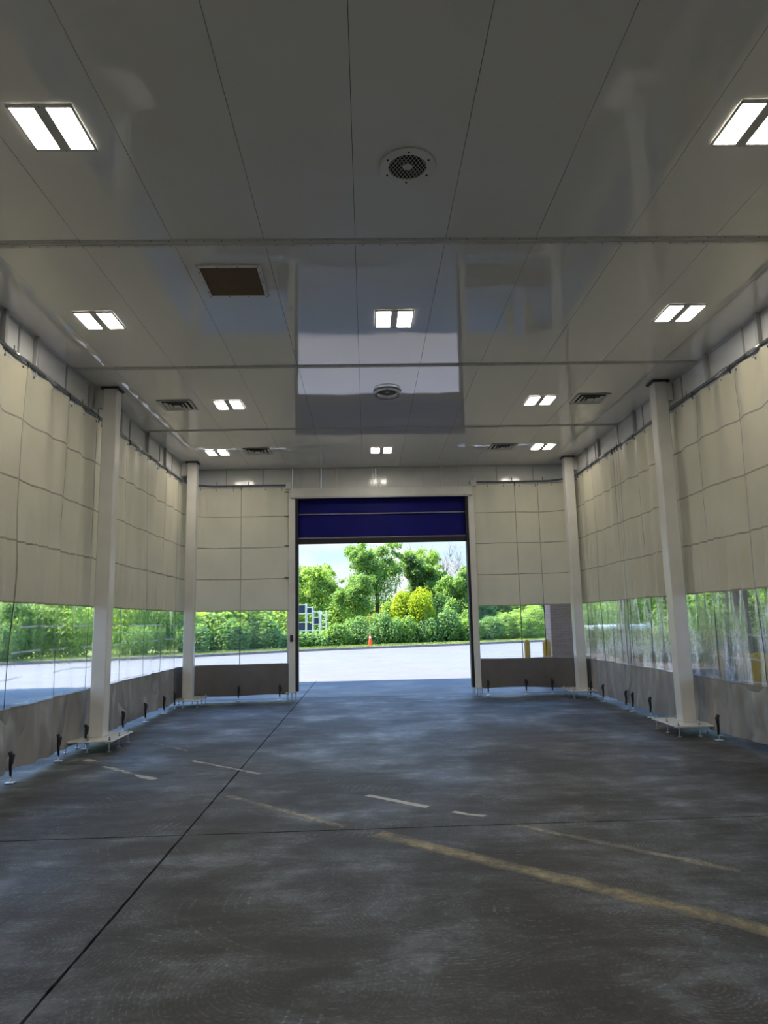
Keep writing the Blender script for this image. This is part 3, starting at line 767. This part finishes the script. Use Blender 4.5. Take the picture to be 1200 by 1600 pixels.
def filter_grille(x, y):
    r = empty('filter_grille', (x, y, ZC), 'square brown filter grille in the ceiling, white frame', 'vent')
    z = ZC - .004; hx, hy = .28, .29
    fr_ = MB()
    for d in ((-hx - .035, -hx, -hy - .035, hy + .035), (hx, hx + .035, -hy - .035, hy + .035), (-hx, hx, -hy - .035, -hy), (-hx, hx, hy, hy + .035)):
        fr_.box(x + d[0], x + d[1], y + d[2], y + d[3], z - .012, z)
    fr_.build('frame', M['white'], r)
    B('filter_pad', M['filter'], r, x - hx, x + hx, y - hy, y + hy, z - .003, z)
    ms = MB(); q = 12
    for k in range(-26, 27):
        # expanded-metal zigzags
        yy = y + k * .0113
        if abs(yy - y) > hy: continue
        pts = [(x - hx + 2 * hx * i / 40, yy + (.0045 if (i + k) % 2 else -.0045), z - .007) for i in range(41)]
        ms.tube([(a, min(y + hy, max(y - hy, b_)), c) for a, b_, c in pts], .0013, 3, cap=False)
    tag(ms.build('expanded_mesh', simple('brown_mesh', (.30, .22, .14), .5), r), kind='stuff')
    for a in (-.3, -.1, .1, .3):
        for b_ in (-hy - .018, hy + .018): MB().lathe(x + a * .98, y + b_, [(.007, z - .012), (.005, z - .017)], 6).build('screw', M['darksteel'], r)
    for b_ in (-.2, 0, .2):
        for a in (-hx - .018, hx + .018): MB().lathe(x + a, y + b_, [(.007, z - .012), (.005, z - .017)], 6).build('screw', M['darksteel'], r)
filter_grille(-1.30, 6.62)
def louver(x, y, hx, hy, label):
    r = empty('louvred_vent', (x, y, ZC), label, 'vent', 'square louvred vents in the ceiling')
    z = ZC - .003
    B('backing', M['dark'], r, x - hx, x + hx, y - hy, y + hy, z - .004, z)  # black plate stands for the shade behind the louvres
    for k, (s0_, s1_, zz_) in enumerate(((1.0, .80, .016), (.70, .52, .020), (.44, .30, .024))):
        a, b_, c, d = hx * s0_, hy * s0_, hx * s1_, hy * s1_
        v8 = [(x - a, y - b_, z - zz_), (x + a, y - b_, z - zz_), (x + a, y + b_, z - zz_), (x - a, y + b_, z - zz_), (x - c, y - d, z - zz_ + .012), (x + c, y - d, z - zz_ + .012), (x + c, y + d, z - zz_ + .012), (x - c, y + d, z - zz_ + .012)]
        v8 += [(p[0], p[1], z - .003 if k == 0 else p[2] + .003) for p in v8[:4]]
        MB().add(v8, [(i, (i + 1) % 4, 4 + (i + 1) % 4, 4 + i) for i in range(4)] + [(i, 8 + i, 8 + (i + 1) % 4, (i + 1) % 4) for i in range(4)]).build('frame' if k == 0 else 'louvre_ring', M['trim'], r)
    B('centre_plate', M['trim'], r, x - hx * .2, x + hx * .2, y - hy * .2, y + hy * .2, z - .026, z - .018)
louver(-2.94, 10.62, .26, .24, 'larger louvred vent on the left of the ceiling')
louver(3.62, 10.55, .26, .24, 'larger louvred vent on the right of the ceiling')
louver(-2.15, 13.66, .26, .24, 'farther louvred vent on the left, before the end curtain')
louver(2.81, 13.60, .26, .24, 'farther louvred vent on the right, before the end curtain')

# ------------------------------------------------------------------ worn lines on the floor
def line(p0, p1, w, mat, label, hook=False):
    a, b_ = Vector((*p0, 0)), Vector((*p1, 0)); d = (b_ - a).normalized(); nn = Vector((-d.y, d.x, 0)) * w / 2
    k = max(2, int((b_ - a).length / .1)); vs = []; fs = []; uv = []
    rr = random.Random(int(p0[0] * 100))
    for i in range(k + 1):
        p = a + (b_ - a) * i / k
        if hook and i > k * .6: p = p + nn * ((i / k - .6) * 3.2)
        j = .002
        q = p - nn * (1 + rr.uniform(-.1, .1)); s = p + nn * (1 + rr.uniform(-.1, .1))
        vs += [(q.x, q.y, j), (s.x, s.y, j)]
    for i in range(k): fs.append((i * 2, i * 2 + 2, i * 2 + 3, i * 2 + 1))
    mb = MB().add(vs, fs); o = mb.build('floor_marking', mat, at=((a.x + b_.x) / 2, (a.y + b_.y) / 2, 0.0))
    ul = o.data.uv_layers.new(name='UVMap')
    for pl in o.data.polygons:
        for li in pl.loop_indices:
            vi = o.data.loops[li].vertex_index; ul.data[li].uv = ((vi // 2) / k, vi % 2)
    tag(o, label, 'floor marking', 'worn painted lines on the floor'); return o
line((-.03, 6.80), (.50, 6.33), .075, M['line_white'], 'solid white painted dash in the middle of the floor')
line((.70, 6.16), (.92, 5.975), .06, M['line_white'], 'short white paint remnant with hooked end beside the solid dash', True)
line((.05, 5.61), (2.75, 3.10), .17, M['line_yellow'], 'broad worn yellow line running to the right edge')
line((-1.35, 6.93), (-.20, 5.80), .12, M['line_faint'], 'faint worn line left of the cross joint, in line with the yellow one')
line((-3.10, 8.52), (-2.28, 7.74), .12, M['line_broken'], 'pale worn dash near the left curtain')
line((-2.12, 8.72), (-1.20, 7.88), .09, M['line_broken'], 'pale broken dash crossing the long floor joint')
line((1.15, 5.72), (2.32, 4.60), .11, M['line_faint'], 'faint beige line right of the middle, above the yellow line')
line((-3.50, 8.98), (-3.36, 8.86), .10, M['line_white'], 'small pale paint patch under the left skirt')
line((2.62, 9.02), (2.86, 8.80), .07, M['line_faint'], 'small pale paint scrap far right on the floor')
line((-3.1, 10.2), (-2.35, 9.4), .08, M['line_faint'], 'faint pale dash beyond the nearest left post')

# ------------------------------------------------------------------ canopy over the enclosure and its column
cn = MB().box(-14, 15, -12, 20.0, 6.3, 7.0, ch=.05).build('canopy_roof', M['canopy']); struct(cn, 'flat canopy roof over the enclosure')
def column(x, y, w, label):
    r = empty('brick_column', (x, y, 0), label, 'column', 'columns of the canopy')
    MB().box(x - w, x + w, y - w, y + w, 0, 6.3, ch=.015).build('shaft', M['brick'], r)
    MB().box(x - w - .05, x + w + .05, y - w - .05, y + w + .05, 0, .12, ch=.02).build('plinth', M['kerb'], r)
    return r
bcx = column(5.34, 19.4, .31, 'tan brick column seen through the right end curtain window')
MB().box(5.651, 5.73, 19.12, 19.45, .75, 1.35, ch=.01).build('red_box', M['red'], bcx)
column(7.1, 19.3, .14, 'slim brown column seen through the right side curtain')
column(9.3, 17.4, .22, 'brown column seen through the near right curtain window')
def bollard(x, y, r_, label):
    b0 = empty('yellow_bollard', (x, y, 0), label, 'bollard', 'yellow bollards')
    MB().lathe(x, y, [(r_, 0), (r_, .98), (r_ * .85, 1.03), (r_ * .45, 1.06), (.004, 1.065)], 16).build('post_sleeve', M['yellow'], b0, smooth=False)
    MB().lathe(x, y, [(r_ + .03, 0), (r_ + .02, .03), (r_ + .002, .035)], 16).build('base_collar', M['kerb'], b0)
bollard(4.08, 17.9, .075, 'yellow bollard farthest left, behind the right end curtain')
bollard(4.58, 17.9, .10, 'yellow bollard just left of the brick column')
bollard(5.50, 17.9, .075, 'yellow bollard in front of the brick column')
bollard(5.4, 10.75, .06, 'thin yellow bollard behind the near right curtain')
bollard(5.5, 10.25, .11, 'middle yellow bollard behind the near right curtain')
bollard(5.45, 9.72, .13, 'thickest yellow bollard behind the near right curtain')

# ------------------------------------------------------------------ things across the lot
def cone(x, y):
    r = empty('traffic_cone', (x, y, .12), 'orange traffic cone on the grass before the hedge', 'cone')
    MB().lathe(x, y, [(.14, .16), (.12, .36)], 16).build('cone_body', M['orange'], r, smooth=False)
    MB().lathe(x, y, [(.12, .36), (.075, .60)], 16).build('cone_middle', M['orange'], r)
    MB().lathe(x, y, [(.0745, .60), (.05, .73)], 16).build('white_band', M['conewhite'], r)
    MB().lathe(x, y, [(.05, .73), (.03, .85), (.02, .86)], 16).build('cone_tip', M['orange'], r)
    MB().box(x - .2, x + .2, y - .2, y + .2, .12, .16, ch=.02).build('cone_base', M['orange'], r)
cone(.17, 44.0)
def rack(x, y, w, h, levels, label):
    r = empty('storage_rack', (x, y, .2), label, 'rack', 'white lattice racks behind the hedge')
    for sx in (0, 1):
        for sy_ in (0, 1):
            px, py = x + sx * w, y + sy_ * .8
            MB().box(px - .035, px + .035, py - .035, py + .035, .15, h).build('upright', M['rack'], r)
    for z in levels:
        for sy_ in (0, 1): MB().box(x, x + w, y + sy_ * .8 - .025, y + sy_ * .8 + .025, z - .05, z).build('shelf_beam', M['rack'], r)
        MB().box(x, x + w, y, y + .8, z - .012, z - .002).build('shelf', M['rack'], r)
rack(-4.95, 48.4, .72, 2.95, (.6, 1.12, 1.7, 2.30, 2.9), 'white rack farthest left, holding navy bins')
rack(-4.18, 48.4, .40, 2.75, (.6, 1.12, 1.7, 2.30, 2.7), 'narrow white rack beside the leftmost rack')
rack(-3.72, 48.4, .42, 2.45, (.6, 1.12, 1.55, 2.0, 2.4), 'white rack third from the left')
rack(-3.2, 48.4, .36, 2.45, (.6, 1.0, 1.4, 1.8, 2.2), 'white rack farthest right, empty shelves')
def bin_(x, y, z, w, h, label):
    r = empty('storage_bin', (x + w / 2, y + .35, z), label, 'bin', 'navy bins on the racks')
    MB().box(x, x + w, y, y + .6, z, z + h, ch=.02).build('bin_body', M['navy'], r)
    MB().box(x - .012, x + w + .012, y - .012, y + .612, z + h - .05, z + h - .01, ch=.006).build('rim', M['navy'], r)
bin_(-4.86, 48.45, 2.302, .52, .52, 'large navy bin on the upper shelf of the leftmost rack')
bin_(-4.86, 48.45, 1.122, .52, .52, 'large navy bin on the lower shelf of the leftmost rack')
bin_(-4.12, 48.45, 2.302, .28, .34, 'small navy bin on the upper shelf of the narrow rack')
bin_(-4.12, 48.45, 1.122, .28, .45, 'small navy bin on the lower shelf of the narrow rack')
bin_(-3.64, 48.45, 1.552, .26, .40, 'navy bin on the third rack')

# white box trailer parked on the right
tr_ = empty('box_trailer', (13.6, 39, 0), 'low pale box trailer parked beyond the right curtains', 'trailer')
MB().box(12.3, 15.0, 38, 39.8, .5, 1.15, ch=.05).build('body', M['trailer'], tr_)
MB().box(12.2, 15.3, 38.3, 39.5, .38, .5).build('chassis', M['dark'], tr_)
for x in (13.2, 14.0):
    for y in (38.12, 39.68): MB().tube([(x, y - .1, .3), (x, y + .1, .3)], .3, 16).build('wheel', M['tyre'], tr_)

# ------------------------------------------------------------------ plants
def leaves(blobs, n_, size, seed, shell=.55, droop=.3):
    """folded leaf pairs spread through ellipsoid blobs; returns an (n*4,3) array"""
    g_ = np.random.default_rng(seed); bl = np.array(blobs, float)       # x,y,z,rx,ry,rz
    wgt = (bl[:, 3] * bl[:, 4] * bl[:, 5]) ** .67; pick = g_.choice(len(bl), n_, p=wgt / wgt.sum()); b_ = bl[pick]
    d = g_.normal(size=(n_, 3)); d /= np.linalg.norm(d, axis=1)[:, None]
    rad = shell + (1.06 - shell) * g_.random(n_) ** .6
    # clumping so that the crowns read as tufts with gaps
    cl_ = np.sin(d[:, 0] * 7 + pick) * np.sin(d[:, 1] * 7 + pick * 2) * np.sin(d[:, 2] * 6 + 1.3 * pick)
    rad = rad * (1 + .16 * cl_)
    c = b_[:, :3] + d * rad[:, None] * b_[:, 3:]
    c[:, 2] = np.maximum(c[:, 2], .12)
    nrm = d * .7 + g_.normal(size=(n_, 3)) * .6; nrm[:, 2] += .35; nrm /= np.linalg.norm(nrm, axis=1)[:, None]
    ax = g_.normal(size=(n_, 3)); ax -= (ax * nrm).sum(1)[:, None] * nrm; ax /= np.linalg.norm(ax, axis=1)[:, None]
    sd = np.cross(nrm, ax); sz = size * g_.uniform(.6, 1.35, n_)[:, None]
    V = np.stack([c - ax * sz, c - sd * sz * .55 + nrm * sz * .2, c + ax * sz - np.array([0, 0, 1]) * sz * droop, c + sd * sz * .55 + nrm * sz * .2], 1)
    return V.reshape(-1, 3)
def foliage(parent, V, mat, name='foliage'):
    o0 = wloc(parent); me = tri_mesh(name, V - np.array(o0), mat, 4)
    o = bpy.data.objects.new(name, me); C.objects.link(o); o.parent = parent; o['kind'] = 'stuff'; return o
def limbs(parent, x, y, h0, h, spread, seed, r0, mat, twigs=0, lean=0.0):
    """trunk and branches; returns branch ends"""
    rr = random.Random(seed); ends = []
    tp = [(x, y, .05), (x + lean * .3 + rr.uniform(-.05, .05), y, h0 * .5), (x + lean * .6 + rr.uniform(-.08, .08), y, h0), (x + lean + rr.uniform(-.2, .2), y + rr.uniform(-.2, .2), (h0 + h) * .5), (x + lean + rr.uniform(-.2, .2), y, h * .92)]
    MB().tube(tp, [r0 * 1.2, r0 * .95, r0 * .8, r0 * .45, r0 * .12], 8).build('trunk', mat, parent, smooth=True)
    br = MB(); nb_ = 7
    for k in range(nb_):
        w = 2 * math.pi * k / nb_ + rr.uniform(-.3, .3); z0 = h0 * rr.uniform(.9, 1.15) + (h - h0) * .45 * rr.random()
        t_ = (z0 - h0) / max(.1, (h - h0)); bx, by = x + lean * (.6 + .4 * min(1, max(0, t_))), y
        L_ = spread * rr.uniform(.6, 1.0); up = (h - z0) * rr.uniform(.35, .85)
        e_ = (bx + math.cos(w) * L_, by + math.sin(w) * L_, z0 + up)
        m_ = (bx + math.cos(w) * L_ * .45, by + math.sin(w) * L_ * .45, z0 + up * .6)
        br.tube([(bx, by, z0), m_, e_], [r0 * .45, r0 * .28, r0 * .07], 6); ends.append(e_)
        for q in range(3 + twigs):
            w2 = w + rr.uniform(-1.1, 1.1); l2 = spread * rr.uniform(.25, .5); s_ = rr.choice((m_, e_))
            e2 = (s_[0] + math.cos(w2) * l2, s_[1] + math.sin(w2) * l2, s_[2] + rr.uniform(.1, .6) * (h - h0) * .45)
            br.tube([s_, ((s_[0] + e2[0]) / 2 + rr.uniform(-.1, .1), (s_[1] + e2[1]) / 2, (s_[2] + e2[2]) / 2), e2], [r0 * .18, r0 * .1, r0 * .04], 5); ends.append(e2)
            for q2 in range(twigs):
                e3 = (e2[0] + rr.uniform(-.5, .5), e2[1] + rr.uniform(-.5, .5), e2[2] + rr.uniform(.1, .6))
                br.tube([e2 if q2 % 2 else ((s_[0] + e2[0]) / 2, (s_[1] + e2[1]) / 2, (s_[2] + e2[2]) / 2), e3], [r0 * .06, r0 * .025], 4)
    br.build('branches', mat, parent, smooth=True); return ends
GT = 'trees beyond the lot'
def tree(x, y, h0, h, spread, seed, mat, label, n_=9000, size=.11, blob=.75, r0=.13, bark='bark', lean=0.0):
    r = empty('leafy_tree', (x, y, .1), label, 'tree', GT)
    ends = limbs(r, x, y, h0, h, spread, seed, r0, M[bark], lean=lean)
    rr = random.Random(seed + 50)
    bl = []
    for e in ends:
        for q in range(3):
            k_ = blob * rr.uniform(.35, .8)
            bl.append((e[0] + rr.gauss(0, .35 * blob), e[1] + rr.gauss(0, .35 * blob), max(h0 * .8, min(e[2], h - blob * .4) + rr.gauss(-.12, .4 * blob)), k_, k_, k_ * .75))
    bl.append((x + lean, y, h0 + (h - h0) * .52, spread * 1.1, spread * 1.0, (h - h0) * .46))
    foliage(r, leaves(bl, int(n_ * 1.7), size * .9, seed, .1), M[mat]); return r
def shrub(x, y, rx, ry, h, seed, mat, label, n_=6000, size=.09, z0=.05, group='shrubs of the hedge', name='leafy_shrub', cat='shrub'):
    r = empty(name, (x, y, .1), label, cat, group); rr = random.Random(seed)
    st_ = MB()
    for k in range(4):
        w = rr.uniform(0, 6.28); st_.tube([(x, y, .02), (x + math.cos(w) * rx * .3, y + math.sin(w) * ry * .3, h * .4), (x + math.cos(w) * rx * .6, y + math.sin(w) * ry * .6, h * .75)], [.05, .035, .012], 5)
    st_.build('stems', M['bark'], r)
    bl = []
    for k in range(9):
        u, w = rr.uniform(-1, 1), rr.uniform(-1, 1); q = .42
        zz_ = rr.uniform(.35, .72) * h * (1 - .25 * abs(u))
        bl.append((x + u * rx * .72, y + w * ry * .6, zz_, rx * q * rr.uniform(.8, 1.2), ry * q * 1.1, h * .36 * rr.uniform(.8, 1.1)))
    bl.append((x, y, h * .38, rx * .85, ry * .8, h * .42))
    foliage(r, leaves(bl, n_, size, seed, .6), M[mat]); return r
# through the doorway, left to right
tree(.75, 52.5, 2.6, 7.3, 1.75, 21, 'leaf_mid', 'tall airy tree with dark forked trunk in the middle of the doorway view', 9500, .10, .62, .17)
tree(-3.6, 52.5, 2.0, 5.9, 1.35, 22, 'leaf_light', 'light green tree behind the white racks', 9500, .10, .6)
tree(-5.9, 53.5, 2.0, 6.3, 1.2, 23, 'leaf_light', 'tree half hidden by the left door jamb', 6000, .10, .6)
tree(-.75, 49.3, .9, 4.9, 1.05, 24, 'leaf_red', 'round young tree with reddish tips left of the forked tree', 10000, .085, .55, .07)
shrub(3.1, 48.2, 1.75, 1.4, 4.3, 25, 'leaf_yellow', 'bright yellow-green bush tallest of the hedge line', 12000, .095, group='shrubs of the hedge')
tree(3.75, 54.5, 1.6, 6.9, .5, 26, 'leaf_dark', 'dark green vine-clad narrow tree right of the forked tree', 9000, .10, .55)
tree(5.5, 54.5, 1.4, 6.0, .6, 27, 'leaf_mid', 'second narrow vine-clad tree, farther right', 7500, .10, .5)
tree(7.4, 52.5, 1.2, 5.2, 1.3, 28, 'leaf_mid', 'rounded green tree at the right of the doorway view', 9500, .10, .65)
tree(4.7, 57, 2.2, 7.4, 1.0, 29, 'leaf_light', 'pale thin tree behind the vine-clad trees', 4200, .10, .55)
for i, (x, y, h, lb) in enumerate(((6.3, 56.5, 7.3, 'taller bare tree against the sky'), (8.0, 57.5, 7.0, 'bare tree farther right against the sky'))):
    r = empty('bare_tree', (x, y, .1), lb, 'tree', GT); limbs(r, x, y, 2.6, h, 1.3, 61 + i, .09, M['greybark'], twigs=4)
hd = [(-4.9, 43.6, 1.1, 1.25, 'dark low hedge shrub under the leftmost rack'), (-3.3, 44.4, 1.1, 1.15, 'low hedge shrub in front of the racks'), (-1.9, 45.2, 1.1, 1.5, 'hedge shrub right of the racks'),
      (-.6, 46.0, 1.2, 2.0, 'tall hedge shrub left of the traffic cone'), (.9, 46.4, 1.2, 2.25, 'hedge shrub right behind the traffic cone'), (2.4, 46.9, 1.3, 1.95, 'hedge shrub below the yellow-green bush'),
      (3.9, 47.4, 1.25, 2.1, 'hedge shrub right of the yellow-green bush'), (5.4, 48.0, 1.25, 2.35, 'tall hedge shrub below the narrow trees'), (6.9, 48.6, 1.25, 2.0, 'hedge shrub by the right door jamb'), (8.3, 49.2, 1.3, 1.9, 'hedge shrub just hidden behind the right door jamb')]
for i, (x, y, r_, h, lb) in enumerate(hd):
    shrub(x, y, r_, 1.1, h, 70 + i, ('leaf_hedge', 'leaf_hedge', 'leaf_mid')[i % 3], lb, 6500, .085)
shrub(.55, 53.8, 1.4, .8, 2.6, 90, 'leaf_gold', 'golden yellow bush behind the forked trunk', 4000, .09)
shrub(-4.6, 52, 1.5, .8, 2.2, 91, 'leaf_yellow', 'lime yellow bush seen between the rack shelves', 4000, .09)
for i, (x, y, h, mt, lb) in enumerate(((-6.2, 51, 3.6, 'leaf_light', 'bushy growth behind the left door jamb'), (-2.6, 51.2, 3.4, 'leaf_light', 'light green bush right behind the white racks'), (-1.9, 54.5, 3.9, 'leaf_mid', 'mid green bush left of the reddish young tree'), (1.9, 55.5, 3.6, 'leaf_light', 'light green bush right of the forked trunk'),
                                         (5.3, 51.2, 3.4, 'leaf_hedge', 'bush under the narrow trees'), (6.9, 51, 3.6, 'leaf_mid', 'bush under the rounded tree at the right jamb'), (8.6, 52, 3.4, 'leaf_hedge', 'bush hidden mostly by the right door jamb'))):
    shrub(x, y, 1.35, 1.1, h, 230 + i, mt, lb, 8000, .095, group='understory bushes behind the hedge')
bed = MB().box(8.8, 26, 6, 35, -.05, .10, ch=.05).build('planting_bed', simple('bark_mulch', (.06, .048, .038), .95, var=.4, vscale=5, bmp=.6, bscale=14)); struct(bed, 'dark mulch bed beyond the right curtains')
# backdrop tree line
for i, x in enumerate(np.arange(-26, 30, 4.0)):
    shrub(float(x), 66 + R.uniform(-2, 2), 3.0, 2.4, R.uniform(4.0, 5.2), 100 + i, ('leaf_mid', 'leaf_dark', 'leaf_light')[i % 3],
          'bushy tree number of the far tree line', 5200, .17, group='far tree line behind the hedge', name='distant_tree', cat='tree')['label'] = ORD[i] + ' bushy tree from the left in the distant tree line behind the hedge'
# left: bushes along the kerb behind the left curtains
lf = [(-31, 27.5, 2.4, 3.6), (-27.4, 29.4, 2.2, 3.9), (-24.2, 31.4, 2.2, 3.6), (-21, 33.4, 2.0, 4.1), (-18.4, 35.0, 2.0, 3.7), (-15.9, 36.8, 1.9, 4.0), (-13.4, 38.2, 1.8, 3.9), (-11.0, 39.6, 1.8, 3.7), (-9.0, 41.0, 1.6, 3.6), (-7.2, 42.6, 1.5, 3.4)]
for i, (x, y, r_, h) in enumerate(lf):
    shrub(x, y, r_, 1.5, h, 130 + i, ('leaf_light', 'leaf_mid', 'leaf_light')[i % 3], ORD[i] + ' large light green bush from the left, seen through the left curtain windows', 6500, .12, group='bushes behind the left curtains')
for i, (x, y) in enumerate(((-26.2, 27.6), (-22.4, 30.0), (-17.5, 33.2), (-12.4, 36.6), (-9.6, 38.4), (-7.6, 40.0), (-6.1, 41.6))):
    shrub(x, y, 1.2, .8, 1.9, 150 + i, 'leaf_hedge', ORD[i] + ' low dark shrub from the left, by the kerb outside the left windows', 3800, .09, group='low dark shrubs by the kerb on the left')
# right: bushes beyond the end window and beside the canopy
for i, (x, y, r_, h, mt, lb) in enumerate(((9.9, 50.6, 1.5, 2.5, 'leaf_light', 'bright green bush left in the right end window'), (12.3, 51.6, 1.6, 2.6, 'leaf_light', 'bright green bush beside the brick column'), (14.8, 52.8, 1.6, 2.2, 'leaf_mid', 'low bush right of the brick column'),
                                           (10.5, 56, 2.2, 4.6, 'leaf_dark', 'dark tall bush behind the right end window, left'), (14, 57, 2.2, 4.8, 'leaf_dark', 'dark tall bush behind the brick column'))):
    shrub(x, y, r_, 1.2, h, 170 + i, mt, lb, 6500, .10, group='bushes right of the doorway')
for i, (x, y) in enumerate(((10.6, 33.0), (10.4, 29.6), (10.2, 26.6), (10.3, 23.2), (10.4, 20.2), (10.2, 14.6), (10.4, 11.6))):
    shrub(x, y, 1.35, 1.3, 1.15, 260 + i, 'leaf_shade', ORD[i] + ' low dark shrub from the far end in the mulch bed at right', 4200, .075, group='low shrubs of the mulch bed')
rt = [(15.0, 31, 2.0, 3.8), (17, 27.5, 2.0, 4.2), (16.5, 23.5, 2.0, 4.0), (16.2, 20, 1.9, 4.2), (15.6, 16.4, 1.9, 4.0), (15.2, 13, 1.9, 4.2), (15.0, 9.5, 1.9, 4.0), (19.5, 33.5, 2.2, 4.0)]
for i, (x, y, r_, h) in enumerate(rt):
    shrub(x, y, r_, 1.9, h, 190 + i, ('leaf_mid', 'leaf_dark', 'leaf_hedge')[i % 3], ORD[i] + ' large green bush from the far end, behind the right curtain windows', 6000, .13, group='bushes behind the right curtains')
for i, (x, y, lb) in enumerate(((11.2, 26.0, 'dark tree trunk seen through the middle right curtain window'), (12.6, 21.5, 'dark tree trunk farther off behind the right curtain'))):
    tree(x, y, 2.6, 6.0, 1.6, 210 + i, 'leaf_dark', lb, 6000, .12, .7, .2)
